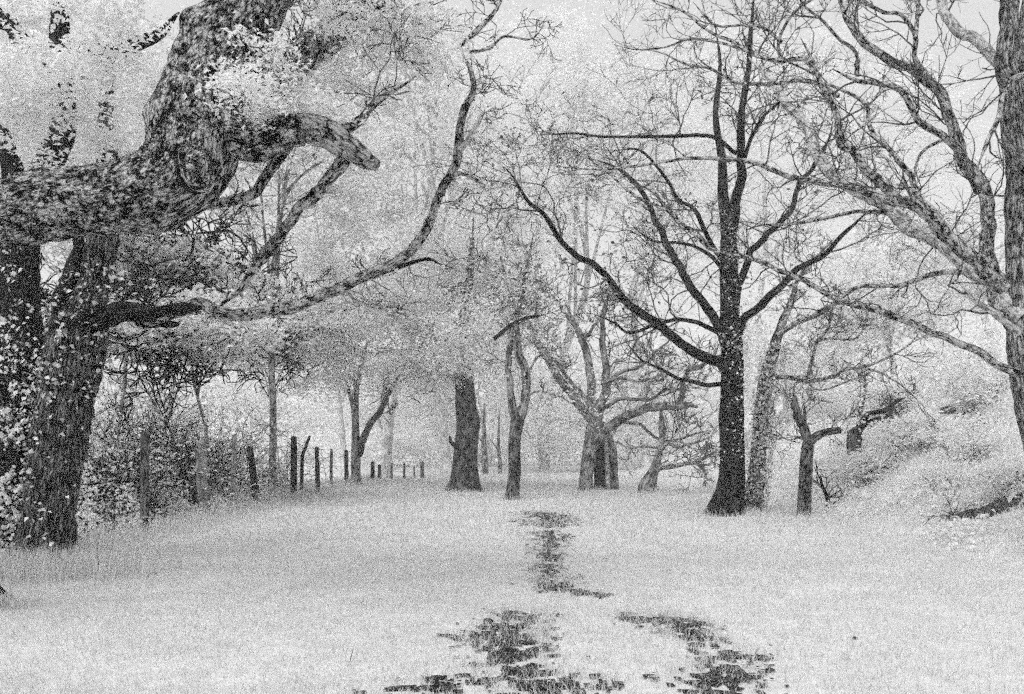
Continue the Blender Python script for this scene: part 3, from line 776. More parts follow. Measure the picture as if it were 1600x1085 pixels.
mk([(940, 600), (962, 590), (990, 596), (1020, 590), (1050, 575)], D5 - 2, 3, 1.3)
mk([(905, 520), (870, 470), (850, 455), (830, 430)], D5 - 1, 3, 1.2)
rng = RS(85); mb = MB()
for a_, b_ in MD: twigs_on(mb, rng, a_, b_, 2.2, 1.3, 2, .3, .12, None, .010)
mb.build('twigs', M['farbark'], md, kind='stuff')

fk_b = W(1012, 772, 26)
fk = thing('gnarled_stump_tree', 'stumpy leaning trunk with drooping branches left of the black tree', 'tree', (fk_b[0], fk_b[1], height(fk_b[0], fk_b[1])))
branch(fk, [(1006, 778, 13), (1009, 760, 12), (1017, 745, 10), (1026, 725, 7), (1029, 709, 6), (1034, 690, 5), (1034, 660, 5), (1032, 638, 4)], 26, 26, M['farbark'], 14, .1, .2, 'trunk', 100, .02)
branch(fk, [(1022, 776, 5), (1022, 755, 5), (1025, 738, 4)], 26.1, 26.1, M['pale'], 9, .1, .2, 'trunk', 101)
FK = []
for pts, d1, r0, r1 in (([(1022, 738), (1036, 729), (1062, 726), (1090, 722), (1105, 715), (1122, 703)], 25, 5, 2.5), ([(1028, 712), (1038, 697), (1046, 692), (1060, 700), (1080, 694), (1115, 682)], 25, 3.5, 1.5),
                        ([(1030, 700), (1000, 698), (982, 700), (965, 690)], 26.5, 2.5, 1.4), ([(1088, 722), (1100, 735), (1106, 752)], 24.9, 3, 2), ([(1040, 694), (1060, 688), (1080, 700), (1100, 710)], 24.5, 2.5, 1.2)):
    FK.append(branch(fk, ramp_r(pts, r0, r1), 26, d1, M['branch'], 7, .16, .16, seed=102 + len(FK)))
rng = RS(101); mb = MB()
for a_, b_ in FK: twigs_on(mb, rng, a_, b_, 2.4, 1.0, 2, .2, .05, None, .010)
mb.build('twigs', M['farbark'], fk, kind='stuff')

# --- tree with an eye-shaped gap, thick trunk, left fork
ey_b = W(800, 784, 22.6)
ey = thing('forked_tree', 'slim trunk left of the path splitting into two stems round a narrow gap', 'tree', (ey_b[0], ey_b[1], height(ey_b[0], ey_b[1])))
branch(ey, [(799, 790, 11), (801, 770, 10), (804, 731, 9.5), (804, 690, 9.5), (809, 655, 10.5), (813, 635, 9)], 22.6, 22.6, M['midbark'], 16, .1, .12, 'trunk', 110, .012, .5)
EY = [branch(ey, [(808, 660, 7), (802, 635, 6), (796, 610, 5.5), (795, 562, 5), (798, 520, 5), (800, 490, 4), (790, 440, 3), (780, 390, 2)], 22.6, 22.9, M['farbark'], 10, .12, .14, seed=111),
      branch(ey, [(811, 655, 8), (818, 640, 7.5), (822, 607, 7), (817, 574, 7), (808, 540, 6), (806, 506, 5), (815, 470, 4), (822, 420, 3), (835, 360, 2)], 22.6, 22.2, M['farbark'], 10, .12, .14, seed=112),
      branch(ey, [(772, 530, 3.5), (784, 520, 3.5), (800, 508, 3), (820, 499, 3), (850, 492, 2)], 22.1, 21.8, M['darkbark'], 7, .12, .14, seed=113),
      branch(ey, [(820, 622, 2.5), (832, 613, 2), (845, 611, 1.8), (864, 617, 1.5), (890, 622, 1)], 22.4, 22, M['branch'], 6, .12, .14, seed=114),
      branch(ey, [(820, 600, 2.5), (828, 580, 2), (840, 560, 1.8), (860, 545, 1.2)], 22.4, 23, M['branch'], 6, .12, .14, seed=115)]
rng = RS(111); mb = MB(); tips = []
for a_, b_ in EY: twigs_on(mb, rng, a_, b_, 2.6, 1.1, 2, .3, .1, tips, .008)
mb.build('twigs', M['farbark'], ey, kind='stuff')
tp = np.array(tips); mb = MB()
leaf_cards(mb, rng, tp[rng.integers(0, len(tp), 2400)] + rng.normal(0, .22, (2400, 3)), .10, .4)
mb.build('crown', M['leafgrey'], ey, kind='stuff')

tk_b = W(725, 770, 27)
tk = thing('thick_trunk_tree', 'thick straight dark trunk with a root spreading left under a hazy crown', 'tree', (tk_b[0], tk_b[1], height(tk_b[0], tk_b[1])))
branch(tk, [(725, 778, 21), (725, 755, 19), (727, 712, 18), (731, 665, 18), (728, 630, 16), (726, 590, 15), (725, 540, 12), (728, 480, 9), (735, 420, 6), (740, 340, 3)], 27, 27, M['midbark'], 20, .12, .12, 'trunk', 120, .02, .45)
branch(tk, [(716, 758, 9), (704, 772, 6), (694, 779, 4), (682, 783, 2)], 26.9, 26.2, M['midbark'], 8, .1, .14, 'root', 121)
TK = []
for pts, d1 in (([(726, 590), (690, 540), (650, 500), (610, 470)], 25), ([(726, 560), (760, 510), (790, 470), (810, 430)], 29), ([(726, 540), (700, 480), (690, 420), (670, 370)], 29), ([(728, 480), (760, 430), (770, 370), (790, 320)], 26), ([(726, 600), (680, 585), (640, 580), (600, 570)], 28)):
    TK.append(branch(tk, ramp_r(pts, 5, 2), 27, d1, M['hazebark'], 7, .25, .14, seed=122 + len(TK)))
branch(tk, [(714, 700, 4), (708, 694, 3.5), (704, 690, 3), (703, 680, 2)], 26.8, 26.5, M['darkbark'], 6, .08, .2, seed=128)
rng = RS(122); mb = MB(); tips = []
for a_, b_ in TK: twigs_on(mb, rng, a_, b_, 2.4, 1.8, 2, .15, .08, tips, .011)
mb.build('twigs', M['farbark'], tk, kind='stuff')
mb = MB()
for px, py, d, rx, rz, n in ((700, 500, 27, 2.4, 1.7, 90), (640, 470, 26.5, 1.8, 1.2, 60), (760, 430, 27.5, 1.9, 1.5, 60), (690, 380, 27, 2.0, 1.3, 60), (670, 570, 27, 1.6, .7, 44), (600, 480, 26, 1.2, .8, 36), (725, 565, 25.6, 1.1, .7, 20), (730, 520, 25.4, 1.2, .7, 34), (770, 560, 26, .8, .4, 18)):
    c, _ = clump_points(rng, W(px, py, d), (rx, 1.8, rz), n, 60, .32, .6, .1); leaf_cards(mb, rng, c, .11, .2, .6)
mb.build('crown', M['leafgrey'], tk, kind='stuff')

lf_b = W(557, 760, 30)
lf = thing('slender_forked_tree', 'slender tree forking low behind the small dark fence posts', 'tree', (lf_b[0], lf_b[1], height(lf_b[0], lf_b[1])))
branch(lf, [(556, 764, 8), (556, 740, 7.5), (556, 712, 7.5), (556, 680, 6.5), (555, 640, 6), (556, 611, 5), (564, 574, 4), (575, 530, 3)], 30, 30, M['farbark'], 12, .15, .14, 'trunk', 130, .01, .3)
LF = [branch(lf, [(560, 712, 6), (566, 692, 6), (575, 671, 5.5), (597, 641, 5), (604, 620, 4), (614, 600, 3), (640, 570, 2)], 30, 29, M['midbark'], 9, .15, .14, seed=131),
      branch(lf, [(552, 640, 3), (540, 600, 2.5), (520, 570, 2)], 30, 30.5, M['farbark'], 6, .15, .14, seed=132)]
rng = RS(131); mb = MB(); tips = []
for a_, b_ in LF: twigs_on(mb, rng, a_, b_, 2.6, 1.4, 2, .3, .1, tips, .011)
mb.build('twigs', M['farbark'], lf, kind='stuff')
mb = MB()
for px, py, rx, rz, n in ((570, 560, 2.0, .8, 50), (620, 590, 1.3, .5, 30), (520, 600, 1.3, .6, 30)):
    c, _ = clump_points(rng, W(px, py, 30), (rx, 1.6, rz), n, 40, .34, .55, .1); leaf_cards(mb, rng, c, .13, .4)
mb.build('crown', M['leaf'], lf, kind='stuff')

# ------------------------------------------------------------------ paler trees further off
def bg_tree(label, name, px, d, H, rx, rz, zc, ncl, per, leaf, mat='leaf', tr=.16, bark='farbark', seed=0, crad=.5, nl=9, lean=0., carve=.25):
    rng = RS(1000 + seed)
    x, y = (px - CX) / F * d, d
    b = np.array((x, y, float(height(x, y))))
    t = thing(name, label, 'tree', b)
    top = zc + rz * .35
    w1, w2, w3 = rng.normal(0, .06 * top, 3)
    P, R = smooth_line([b - (0, 0, .2), b + (w1 * .5, .1, top * .22), b + (w1 + w2, -.1, top * .5), b + (w1 + w3, .1, top * .75), b + (w2 + w3, 0, top)], [tr * 1.2, tr, tr * .8, tr * .5, tr * .08], .25)
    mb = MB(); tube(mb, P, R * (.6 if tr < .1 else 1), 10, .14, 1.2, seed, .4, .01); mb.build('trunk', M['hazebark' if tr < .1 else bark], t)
    c0 = b + np.array((lean * .6, 0, zc))
    pts, cen = clump_points(rng, c0, (rx, rx * .75, rz), ncl, per, crad, .45, .3, carve)
    tw = MB()
    k0 = max(1, int(len(P) * .3))
    for k in range(min(nl, len(cen))):
        q = cen[rng.integers(0, len(cen))]
        a = P[rng.integers(k0, len(P) - 1)]
        mid = (a + q) / 2 + np.array((0, 0, .12)) * np.linalg.norm(q - a) + rng.normal(0, .2, 3)
        LP, LR = smooth_line([a, mid, q], [tr * .45, tr * .28, tr * .1], .35)
        mb = MB(); tube(mb, LP, LR, 6, .14, 1.5, k); mb.build('branch', M[bark], t)
        twigs_on(tw, rng, LP, LR, 1.3 if bark != 'darkbark' else 2.6, 1.6, 1 if bark != 'darkbark' else 2, .2, .05, None, .012 if bark != 'darkbark' else .016)  # denser, thicker dark twigs stand in for shadowed gaps among the leaves
    tw.build('twigs', M[bark], t, kind='stuff')
    mb = MB(); leaf_cards(mb, rng, pts, leaf, .5, .62); mb.build('crown', M[mat], t, kind='stuff')
    return t

BG = [  # label, name, column, distance, height, crown half width, half height, crown centre height, clumps, leaves per clump, leaf size, material, trunk radius
    ('dense pale leaved tree filling the space behind the low curved branch', 'broadleaf_tree', 325, 21.5, 9, 3.2, 1.9, 6.2, 190, 60, .14, 'leaf', .08, 'darkbark'),
    ('pale tree with dark limbs showing through, straight behind the great oak limb', 'broadleaf_tree', 175, 19.5, 10, 3.4, 2.1, 7.6, 170, 60, .14, 'leaf', .07, 'hazebark'),
    ('low spreading pale tree whose sprays hang over the near fence posts', 'spreading_tree', 270, 20, 4.6, 3.1, .75, 3.7, 170, 56, .15, 'leaf', .05, 'darkbark'),
    ('pale tree with heavy leaf sprays above the leaning dark post', 'broadleaf_tree', 440, 29.5, 10, 3.9, 2.3, 6.2, 210, 60, .17, 'leaf', .045, 'darkbark'),
    ('tall pale tree behind the branch hanging from the broken oak stub', 'tall_tree', 425, 27, 14, 3.6, 3.2, 10.5, 170, 56, .16, 'leafgrey', .11, 'farbark'),
    ('tall grey leaved tree behind the broken oak branch stub', 'tall_tree', 540, 40, 18, 5.0, 5.2, 12.0, 200, 56, .22, 'leafgrey', .14, 'hazebark'),
    ('bushy pale tree low behind the far fence posts', 'bushy_tree', 600, 52, 9, 5.4, 3.4, 5.6, 130, 50, .26, 'leaf', .14, 'hazebark'),
    ('tall hazy tree rising above the thick straight trunk', 'tall_tree', 700, 42, 22, 6.0, 7.5, 14.0, 240, 56, .22, 'leaf', .22, 'hazebark'),
    ('distant pale tree closing the view between the thick trunk and the forked stems', 'bushy_tree', 765, 52, 9, 4.5, 3.0, 4.5, 100, 50, .24, 'leaf', .15, 'hazebark'),
    ('tall faint tree above the far end of the path', 'tall_tree', 850, 48, 25, 7.0, 9.0, 17.5, 300, 56, .24, 'leaf', .22, 'hazebark'),
    ('low bright bushy tree at the far end of the path', 'bushy_tree', 850, 44, 6, 3.6, 2.0, 2.9, 90, 50, .2, 'leaf', .12, 'hazebark'),
    ('bushy pale tree behind the split foot of the grey tree', 'bushy_tree', 985, 46, 8, 4.6, 2.8, 4.0, 110, 50, .22, 'leaf', .14, 'hazebark'),
    ('tall faint tree behind the upper twigs of the black tree', 'tall_tree', 1010, 46, 22, 7.0, 8.5, 16.5, 280, 52, .22, 'leaf', .2, 'hazebark'),
    ('pale rounded tree behind the pollarded tree at the foot of the bank', 'bushy_tree', 1225, 36, 8, 4.2, 2.6, 4.6, 120, 50, .2, 'leaf', .13, 'hazebark'),
    ('pale tree on top of the bank behind the crooked dark trunk', 'broadleaf_tree', 1400, 34, 8, 4.2, 2.2, 4.2, 120, 50, .19, 'leaf', .13, 'hazebark'),
    ('faint tree on the bank filling the gap beside the right trunk', 'broadleaf_tree', 1560, 30, 8, 3.6, 2.2, 4.2, 110, 50, .17, 'leaf', .13, 'hazebark'),
    ('tall faint tree far behind the pale limb of the right trunk', 'tall_tree', 1200, 54, 24, 7.5, 9.0, 17.0, 260, 50, .25, 'leaf', .2, 'hazebark'),
    ('very tall faint tree beyond the bank above the crooked dark trunk', 'tall_tree', 1370, 58, 24, 6.5, 8.0, 17.0, 170, 46, .24, 'leaf', .2, 'hazebark'),
    ('high pale tree behind the fork of the top middle branches', 'tall_tree', 600, 36, 22, 5.0, 5.5, 15.5, 200, 54, .18, 'leaf', .2, 'hazebark'),
    ('tall tree at the left margin behind the ivy clad stem', 'tall_tree', -20, 19, 12, 3.4, 3.6, 7.0, 150, 56, .13, 'leaf', .2, 'hazebark'),
]
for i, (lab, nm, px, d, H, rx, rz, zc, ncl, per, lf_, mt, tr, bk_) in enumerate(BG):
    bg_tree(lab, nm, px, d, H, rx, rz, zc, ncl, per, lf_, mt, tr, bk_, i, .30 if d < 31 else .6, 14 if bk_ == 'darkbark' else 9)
# more of the wood closing the horizon
rng = RS(500)
mb = MB()
for k in range(46):
    px = -500 + k * 60 + rng.uniform(-25, 25); d = rng.uniform(62, 85)
    x = (px - CX) / F * d
    c, _ = clump_points(rng, (x, d, rng.uniform(3.5, 6)), (5.5, 3, rng.uniform(3.5, 6)), 60, 30, .9, .6, .2)
    leaf_cards(mb, rng, c, .5, .4)
for k in range(40):
    px = -500 + k * 68 + rng.uniform(-25, 25); d = rng.uniform(56, 64)
    c, _ = clump_points(rng, ((px - CX) / F * d, d, rng.uniform(.6, 1.4)), (3.0, 1.5, rng.uniform(.9, 1.8)), 26, 26, .6, .6, .2)
    leaf_cards(mb, rng, c, .34, .4)
far = mb.build('woodland', M['leaf'], kind='stuff')
far['label'] = 'far pale wood closing the view behind all the trees'; far['category'] = 'wood'

# far slim trunks
for i, (px, py0, py1, r, d, lab) in enumerate(((758, 748, 690, 5, 40, 'faint slim trunk just right of the thick straight trunk'), (781, 740, 700, 3.5, 42, 'thin dead stem with a side twig between the thick trunk and the forked tree'))):
    b = W(px, py0, d); zb = float(height(b[0], b[1]))
    t = thing('thin_tree', lab, 'tree', (b[0], b[1], zb))
    P, R = smooth_line([np.array((b[0], b[1], zb - .1)), W(px, (py0 + py1) / 2, d), W(px - 2, py1, d), W(px - 1, py1 - 60, d)], [r * d / F, r * d / F * .95, r * d / F * .8, .03], .3)
    mb = MB(); tube(mb, P, R, 8, .2, 2, i); mb.build('trunk', M['farbark'], t)
    P, R = smooth_line([W(px, py1 + 8, d), W(px - 8, py1 - 4, d - .3), W(px - 16, py1 - 14, d - .5)], [.05, .04, .02], .3)
    mb = MB(); tube(mb, P, R, 6); mb.build('branch', M['farbark'], t)

# ------------------------------------------------------------------ fence
fn_b = np.array((-6.2, 15, height(-6.2, 15)))
fence = thing('fence', 'old wire fence on leaning wooden posts along the left edge of the grass', 'fence', fn_b)
POSTS = [  # column, foot row, top row, top shift, half width, material
    (226, 834, 676, 0, 7.5, 'post'), (318, 806, 690, -3, 9, 'palepost'), (364, 796, 680, 2, 4.5, 'palepost'), (402, 792, 699, -12, 6, 'darkpost'),
    (458, 782, 683, 1, 5.5, 'darkpost'), (497, 773, 699, -2, 3.8, 'darkpost'), (518, 765, 702, 0, 2.6, 'post'), (542, 758, 704, -1, 3.4, 'darkpost'),
    (582, 752, 722, 0, 3.4, 'darkpost'), (592, 751, 727, 1, 3, 'darkpost'), (612, 750, 724, 0, 2, 'post'), (632, 750, 724, 0, 2, 'post'), (647, 748, 728, 0, 2, 'palepost'), (660, 748, 722, -1, 3.2, 'post')]
tops = []
for i, (px, fr, tr_, sh, hw, mt) in enumerate(POSTS):
    d = EYE * F / (fr - HY)
    a = W(px, fr, d); b = W(px + sh, tr_, d + .1 * math.sin(i * 2.1))
    a[2] = float(height(a[0], a[1])) - .1
    P, R = smooth_line([a, (a + b) / 2 + .01 * math.sin(i * 5), b], [hw * d / F, hw * d / F * .96, hw * d / F * .86], .1)
    mb = MB(); tube(mb, P, R, 10, .12, 3, 140 + i, 0, .006)
    mb.build('post', M[mt], fence)
    tops.append((a, b))
a0 = tops[0]; pre = (np.array((-6.6, 9.2, height(-6.6, 9.2))), np.array((-6.6, 9.2, height(-6.6, 9.2) + 1.5)))
run = [pre] + tops
for f_ in (.30, .62, .93):
    pts = []
    for k in range(len(run) - 1):
        p, q = run[k][0] + (run[k][1] - run[k][0]) * f_, run[k + 1][0] + (run[k + 1][1] - run[k + 1][0]) * f_
        for t in np.linspace(0, 1, 7)[:-1]:
            v = p + (q - p) * t; v[2] -= .06 * 4 * t * (1 - t) + .01 * math.sin(k * 3 + t * 9); v[1] -= 0; v[0] += .05
            pts.append(v)
    P = np.array(pts); mb = MB(); tube(mb, P, np.full(len(P), .004), 4, cap=False); mb.build('wire', M['wire'], fence)
mb = MB()                                                            # netting
for k in range(1, 6):
    (pa, pb), (qa, qb) = run[k - 1], run[k]
    n = max(4, int(np.linalg.norm(qa - pa) / .16))
    for i in range(n + 1):
        t = i / n
        p = pa + (qa - pa) * t; q = p + (pb - pa + (qb - qa - pb + pa) * t) * .92
        p = p + (.05, 0, .1); q = q + (.05, 0, 0)
        tube(mb, np.array([p, (p + q) / 2 + (.01 * math.sin(i), 0, 0), q]), np.full(3, .0025), 3, cap=False)
    for f_ in np.linspace(.15, .9, 6):
        p = pa + (pb - pa) * f_; q = qa + (qb - qa) * f_
        tube(mb, np.array([p, (p + q) / 2 - (0, 0, .03), q]) + np.array((.05, 0, 0)), np.full(3, .0025), 3, cap=False)
mb.build('netting', M['wire'], fence, kind='stuff')
# a stake leaning on the fence
mb = MB(); P, R = smooth_line([W(471, 716, 24), W(477, 700, 24.2), W(484, 682, 24.4)], [.05, .05, .04], .1)
P[0, 2] -= .9
tube(mb, P, R, 7, .15, 4, 9)
o = mb.build('stake', M['darkpost']); o['label'] = 'thin stake leaning right between the two dark fence posts'; o['category'] = 'stake'

# ------------------------------------------------------------------ shrubs behind the fence
SHR = [('tangled bramble thicket right of the furrowed trunk', 172, 17.0, 1.2, 1.2), ('dark stemmed bramble behind the nearest grey post', 252, 19.2, 1.3, 1.5), ('arching bramble between the nearest post and the pale broad post', 285, 20.8, 1.3, 1.8),
       ('leafy bramble at the foot of the pale thin post', 345, 23.4, 1.2, 1.2), ('tall dark shrub with bare stems behind the pale broad post', 325, 24.5, 1.5, 2.6), ('low pale bush behind the leaning dark post', 425, 29, 1.6, 1.6), ('dark stemmed shrub between the twin trunk and the fence', 150, 19.5, 1.3, 2.2)]
for i, (lab, px, d, r, h_) in enumerate(SHR):
    rng = RS(700 + i)
    x = (px - CX) / F * d; b = np.array((x, d, float(height(x, d))))
    t = thing('bramble', lab, 'shrub', b)
    mb = MB(); tips = []
    for k in range(46):
        p = b + np.array((rng.normal(0, r * .5), rng.normal(0, r * .4), -.05))
        shoot(mb, rng, p, unit(np.array((rng.normal(0, .5), rng.normal(0, .5), 1.))), h_ * rng.uniform(.6, 1.2), .013, 2, bend=.28, up=.0, tips=tips, rmin=.005, fork=2)
    mb.build('stems', M['darkbark' if d < 22 else 'branch'], t, kind='stuff')
    tp = np.array(tips); n = 520
    mb = MB(); leaf_cards(mb, rng, tp[rng.integers(0, len(tp), n)] + rng.normal(0, .09, (n, 3)), .11, .4, .62)
    mb.build('leaves', M['leaf'], t, kind='stuff')

# ------------------------------------------------------------------ grass
def blades(mb, rng, x, y, h, w, lean=.5, simple=False):
    n = len(x)
    z = height(x, y)
    a = rng.uniform(0, 2 * np.pi, n); la = rng.uniform(0, 2 * np.pi, n)
    ln = lean * rng.uniform(.2, 1.2, n) * h
    B = np.stack([x, y, z - .01], -1)
    S = np.stack([np.cos(a), np.sin(a), np.zeros(n)], -1) * (w * .5)[:, None]
    Ld = np.stack([np.cos(la), np.sin(la), np.zeros(n)], -1) * ln[:, None]
    up = np.stack([np.zeros(n), np.zeros(n), h], -1)
    tip = B + up * .9 + Ld
    if simple:
        V = np.stack([B - S, B + S, tip], 1).reshape(-1, 3)
        k = np.arange(n)[:, None] * 3
        mb.add(V, None, k + np.array([[0, 1, 2]])); return
    mid = B + up * .55 + Ld * .35
    V = np.stack([B - S, B + S, mid + S * .8, mid - S * .8, tip], 1).reshape(-1, 3)
    k = np.arange(n)[:, None] * 5
    mb.add(V, k + np.array([[0, 1, 2, 3]]), k + np.array([[3, 2, 4]]))

rng = RS(900)
def scatter(n, y0, y1, margin):
    y = np.sqrt(rng.uniform(y0 ** 2, y1 ** 2, n))
    x = rng.uniform(-1, 1, n) * (y * .62 + margin)
    return x, y
mb = MB()
x, y = scatter(300000, 3.6, 15.5, 1.2)
k = rng.random(len(x)) > sstep(9.5, 15.5, y); x, y = x[k], y[k]
wm = worn_soft(x, y)
keep = rng.random(len(x)) < np.clip(1 - wm * 1.1, .62, 1)
x, y, wm = x[keep], y[keep], wm[keep]
tuft = fbm(xyz(x * 2.2, y * 2.2), 3, 50)
h = (.035 + .07 * tuft ** 1.5) * rng.uniform(.6, 1.4, len(x)) * np.where((wm > -.35) & (wm < .25), 1.45, 1)
blades(mb, rng, x, y, h, rng.uniform(.003, .007, len(x)), .8)
mb.build('grass', M['grass'], kind='stuff')
mb = MB()
x, y = scatter(215000, 8.5, 40, 3)
k = (x > -6.5) & (rng.random(len(x)) < .25 + .75 * sstep(8.5, 15.5, y)) & (rng.random(len(x)) < sstep(8, 10, y))
x, y = x[k], y[k]
wm = worn_soft(x, y); bb = bare_bank(x, y)
k = rng.random(len(x)) < np.where(bb > 0, .12, np.clip(1 - wm * 1.1, .5, 1))
x, y = x[k], y[k]
h = (.05 + .16 * fbm(xyz(x * 1.2, y * 1.2), 3, 51) ** 1.5) * rng.uniform(.6, 1.5, len(x)) * (1 + 1.0 * sstep(6.5, 8.5, x))
blades(mb, rng, x, y, h, rng.uniform(.5, 1.25, len(x)) * (.010 + .014 * sstep(9, 18, y)), .8, True)
mb.build('grass', M['grass'], kind='stuff')
# dark stump at the left margin
sb = W(2, 945, 8.2); sb[2] = float(height(sb[0], sb[1]))
mb = MB(); P, R = smooth_line([sb + (-.08, 0, -.1), sb + (-.08, 0, .12), sb + (-.06, .02, .19)], [.15, .12, .07], .04)
tube(mb, P, R, 20, .22, 4, 5, .5, .02)
o = mb.build('stump', M['darkbark']); o['label'] = 'low black stump in the grass at the left margin below the ivy'; o['category'] = 'stump'
# taller weeds along the fence and round the twin trunk
mb = MB()
n = 16000
y = rng.uniform(8.2, 36, n) ** 1.0; x = -5.95 + (y - 22) * .02 + rng.normal(0, .42, n) - .15
blades(mb, rng, x, y, rng.uniform(.08, .34, n), rng.uniform(.006, .016, n), .45)
n = 5000
x = rng.normal(tw_base[0] + .1, .8, n); y = rng.normal(tw_base[1] - .7, .35, n)
blades(mb, rng, x, y, rng.uniform(.10, .45, n), rng.uniform(.005, .012, n), .4)
n = 2600
yy = rng.uniform(9, 30, n); c = np.stack([-6.1 + (yy - 22) * .02 + rng.normal(0, .4, n), yy, np.zeros(n)], -1); c[:, 2] = height(c[:, 0], c[:, 1]) + rng.uniform(.05, .4, n)
leaf_cards(mb, rng, c, .06, .4)
for o_ in [o for o in list(bpy.data.objects) if o.type == 'EMPTY' and o.get('category') == 'tree' and 3 < o.location.y < 31]:
    m_ = 260; r_ = {'twin_trunk_tree': .62, 'black_bark_tree': .52, 'thick_trunk_tree': .55, 'rough_bark_tree': .5}.get(o_.name, .28)
    a_ = rng.uniform(0, 6.283, m_); q_ = r_ * rng.uniform(.75, 1.5, m_)
    blades(mb, rng, o_.location.x + np.cos(a_) * q_, o_.location.y + np.sin(a_) * q_, rng.uniform(.06, .26, m_), rng.uniform(.006, .014, m_), .5)
n = 700
blades(mb, rng, sb[0] + rng.normal(.05, .16, n), sb[1] - .12 + rng.normal(0, .1, n), rng.uniform(.06, .24, n), rng.uniform(.004, .008, n), .6)
mb.build('weeds', M['grass'], kind='stuff')
mb = MB()                                                            # plants on the ditch bank behind the fence
n = 30000
y = rng.uniform(9.5, 23, n); x = rng.uniform(-10, -6.6, n)
q = fbm(xyz(x * 1.7, y * 1.7), 3, 61)
k = q > .50
x, y, q = x[k], y[k], q[k]
c = np.stack([x, y, height(x, y) + .04 + rng.random(len(x)) * np.clip(q - .46, 0, .2) * 4.5], -1)
leaf_cards(mb, rng, c, .085, .4)
mb.build('undergrowth', M['leaf'], kind='stuff')
# plants on the right bank
mb = MB()
n = 70000
y = rng.uniform(9.5, 30, n); x = rng.uniform(6.2, 17, n)
k = (x / y < .68) & (rng.random(n) < np.where((bare_bank(x, y) > -.2) | (bare_bank(x + .15, y + .5) > -.1) | (bare_bank(x + .25, y + .9) > -.1), .12, 1.)) & (fbm(xyz(x * 1.1, y * 1.1), 3, 60) > .46)
x, y = x[k], y[k]
c = np.stack([x, y, height(x, y) + rng.uniform(.02, 1., len(x)) * .75 * np.clip(fbm(xyz(x * 1.1, y * 1.1), 3, 60) - .42, 0, .3) / .2 * (.25 + .75 * sstep(6.3, 10, x))], -1)
leaf_cards(mb, rng, c, .10, .35)
n = 9000
y = rng.uniform(9.5, 26, n); x = rng.uniform(6.0, 14, n)
k = (bare_bank(x, y) < 0) & (bare_bank(x + .15, y + .5) < 0)
x, y = x[k], y[k]; n = len(x)
blades(mb, rng, x, y, rng.uniform(.15, .5, n) * (.4 + .6 * sstep(6.2, 9, x)), rng.uniform(.01, .02, n), .9)
mb.build('undergrowth', M['leaf'], kind='stuff')
for i, (lab, px, d, r, h_) in enumerate((('pale bush on the bank crest above the dark earth patch', 1465, 26, 1.5, 1.5), ('pale bush on the bank just left of the right trunk', 1545, 21, 1.4, 1.4),
        ('low pale bush on the bank slope right of the crooked trunk', 1400, 25, 1.3, 1.1), ('broad pale bush high on the bank behind the right trunk', 1600, 26, 2.2, 2.0), ('small pale bush over the dark hollow at the right edge', 1596, 14.2, .5, .5), ('rounded pale bush on the slope just below the dark earth patch', 1450, 19, .9, .7), ('pale bush on the slope left of the dark hollow', 1478, 15.8, .6, .5),
        ('low bush at the foot of the bank beyond the broken branch', 1365, 19.5, .8, .6), ('pale bush on the slope between the dark earth patch and the right trunk', 1535, 17, .9, .8))):
    rng = RS(800 + i)
    x = (px - CX) / F * d; b = np.array((x, d, float(height(x, d))))
    t = thing('bush', lab, 'bush', b)
    mb2 = MB(); tips = []
    for k in range(16):
        shoot(mb2, rng, b + np.array((rng.normal(0, r * .4), rng.normal(0, r * .3), -.05)), unit(np.array((rng.normal(0, .6), rng.normal(0, .6), 1.))), h_ * rng.uniform(.5, .9), .012, 1, bend=.28, up=0., rmin=.005, fork=2)
    mb2.build('stems', M['midbark'], t, kind='stuff')
    c, _ = clump_points(rng, b + (0, 0, h_ * .5), (r, r * .8, h_ * .6), 70, 34, .2, .5, .2)
    mb2 = MB(); leaf_cards(mb2, rng, c, .11 if d > 18 else .07, .4); mb2.build('leaves', M['leaf'], t, kind='stuff')
# dead stems and roots in the bank hollow
mb = MB(); rng = RS(910)
for c, r in BANK_HOLES:
    for k in range(14):
        p = np.array((c[0] + rng.normal(0, r * .6), c[1] + rng.normal(0, r * .5), 0.)); p[2] = float(height(p[0], p[1])) + .02
        shoot(mb, rng, p, unit(rng.normal(0, 1, 3) + np.array((0, -.5, .6))), .45, .009, 1, up=-.05, rmin=.005)
mb.build('roots', M['twig'], kind='stuff')

# ------------------------------------------------------------------ stones and small things
def stone(label, px, py, w, h_, seed):
    x, y = G(px, py)
    rng = RS(seed)
    th = np.linspace(0, np.pi, 8)[1:-1]; ph = np.arange(12) / 12 * 2 * np.pi
    D = np.array([(math.sin(a) * math.cos(b), math.sin(a) * math.sin(b), math.cos(a)) for a in th for b in ph] + [(0, 0, 1), (0, 0, -1)])
    rr = .75 + .5 * fbm(D * 1.3 + seed, 3, seed)
    V = D * rr[:, None] * np.array((w, w * .7, h_))
    Q = [(i * 12 + j, i * 12 + (j + 1) % 12, (i + 1) * 12 + (j + 1) % 12, (i + 1) * 12 + j) for i in range(5) for j in range(12)]
    T = [(j, 72, (j + 1) % 12) for j in range(12)] + [(60 + j, 60 + (j + 1) % 12, 73) for j in range(12)]
    mb = MB(); mb.add(V, [q[::-1] for q in Q], T)
    o = mb.build('stone', M['stone'], None, False)
    o.location = (x, y, float(height(x, y)) + h_ * .55)
    o['label'] = label; o['category'] = 'stone'; o['group'] = 'dark stones lying in the worn path'
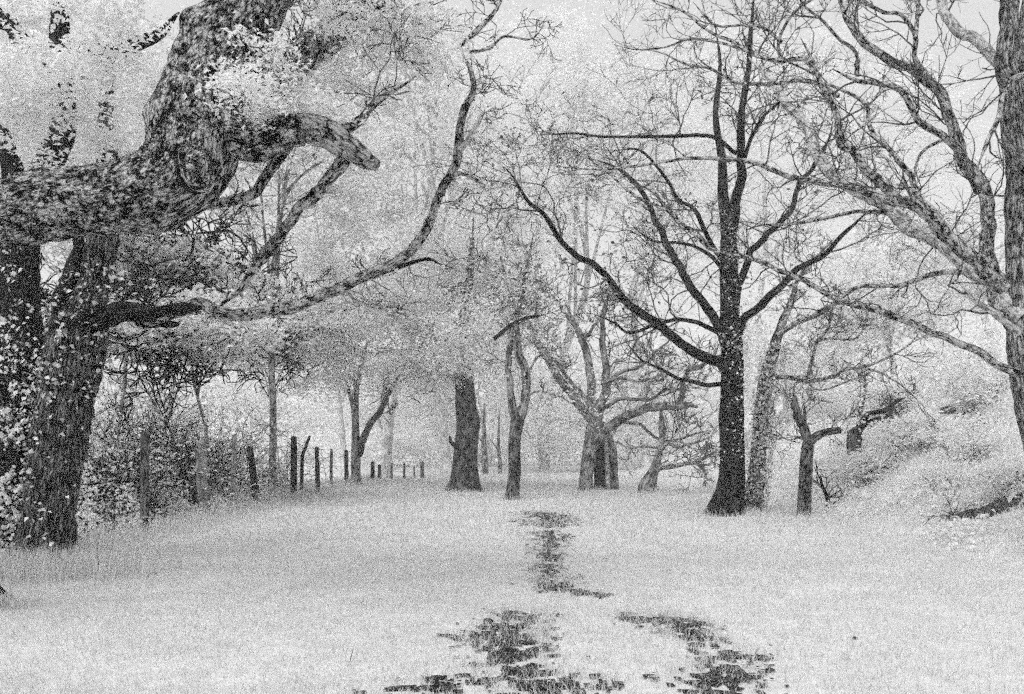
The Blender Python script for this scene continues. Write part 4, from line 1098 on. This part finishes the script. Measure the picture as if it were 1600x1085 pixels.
for a in (('small dark stone at the upper end of the near worn patch', 763, 973, .05, .03, 3), ('dark flat stone at the left rim of the near worn patch', 746, 1000, .065, .03, 4),
          ('long black stone in the middle of the near worn patch', 800, 1023, .055, .025, 5), ('flat dark stone at the lower edge of the near worn patch', 803, 1054, .06, .02, 6),
          ('tiny dark stone alone on the grass at the lower right', 1336, 1003, .02, .015, 8)): stone(*a)

def dry_stem(label, pts, d, r):
    P, R = px_line([(a, b, r) for a, b in pts], d, d - .05)
    P, R = smooth_line(P, R, .02)
    mb = MB(); tube(mb, P, R * np.linspace(1, .5, len(R)), 5, .1, 9, 1)
    o = mb.build('dry_stem', M['twig']); o['label'] = label; o['category'] = 'dry stem'; o['group'] = 'dry stems standing in the grass'
dry_stem('dark dry stem curled over to the right in the grass below the nearest post', [(227, 914), (229, 905), (233, 898), (240, 895), (246, 898)], 9.6, 1.1)
dry_stem('thin upright dry stem in the grass between the twin trunk and the curled stem', [(154, 908), (154, 890), (153, 868), (151, 840)], 9.6, .6)
dry_stem('short bent dry stem in the open grass at the lower left', [(547, 1034), (549, 1024), (553, 1012)], 6.1, .9)

# small broken branch stuck at the foot of the bank
ft = W(1295, 800, 18.2); ft[2] = float(height(ft[0], ft[1]))
t = thing('broken_branch', 'small broken dark branch lying at the foot of the bank right of the pollard', 'branch', ft)
mb = MB(); P, R = smooth_line([ft + (-.05, 0, -.02), ft + (-.02, 0, .25), ft + (-.12, .05, .55), ft + (-.16, .05, .75)], [.04, .045, .035, .02], .06); tube(mb, P, R, 7, .2, 5, 3); mb.build('stem', M['darkbark'], t)
mb = MB(); rng = RS(3)
for k in range(7): shoot(mb, rng, P[rng.integers(1, len(P))], unit(np.array((rng.uniform(-.3, 1), rng.normal(0, .4), rng.uniform(-.1, .6)))), .5, .014, 1, rmin=.007)
mb.build('twigs', M['darkbark'], t, kind='stuff')

# ------------------------------------------------------------------ haze
hm = bpy.data.materials.new('haze'); hm.use_nodes = True
hn, hl = hm.node_tree.nodes, hm.node_tree.links
hn.clear()
ho = hn.new('ShaderNodeOutputMaterial'); hv = hn.new('ShaderNodeVolumePrincipled')
hv.inputs['Color'].default_value = (.97, .97, .97, 1); hv.inputs['Density'].default_value = .0026
hl.new(hv.outputs[0], ho.inputs['Volume'])
bx = np.array([(x, y, z) for z in (-2.5, 34) for y in (-45, 155) for x in (-155, 155)], float)
me = mesh_from('haze', bx, np.array([(0, 2, 3, 1), (4, 5, 7, 6), (0, 1, 5, 4), (2, 6, 7, 3), (0, 4, 6, 2), (1, 3, 7, 5)]), np.full(6, 4), hm, None, False)
hz = bpy.data.objects.new('haze', me); COL.objects.link(hz); hz['kind'] = 'stuff'
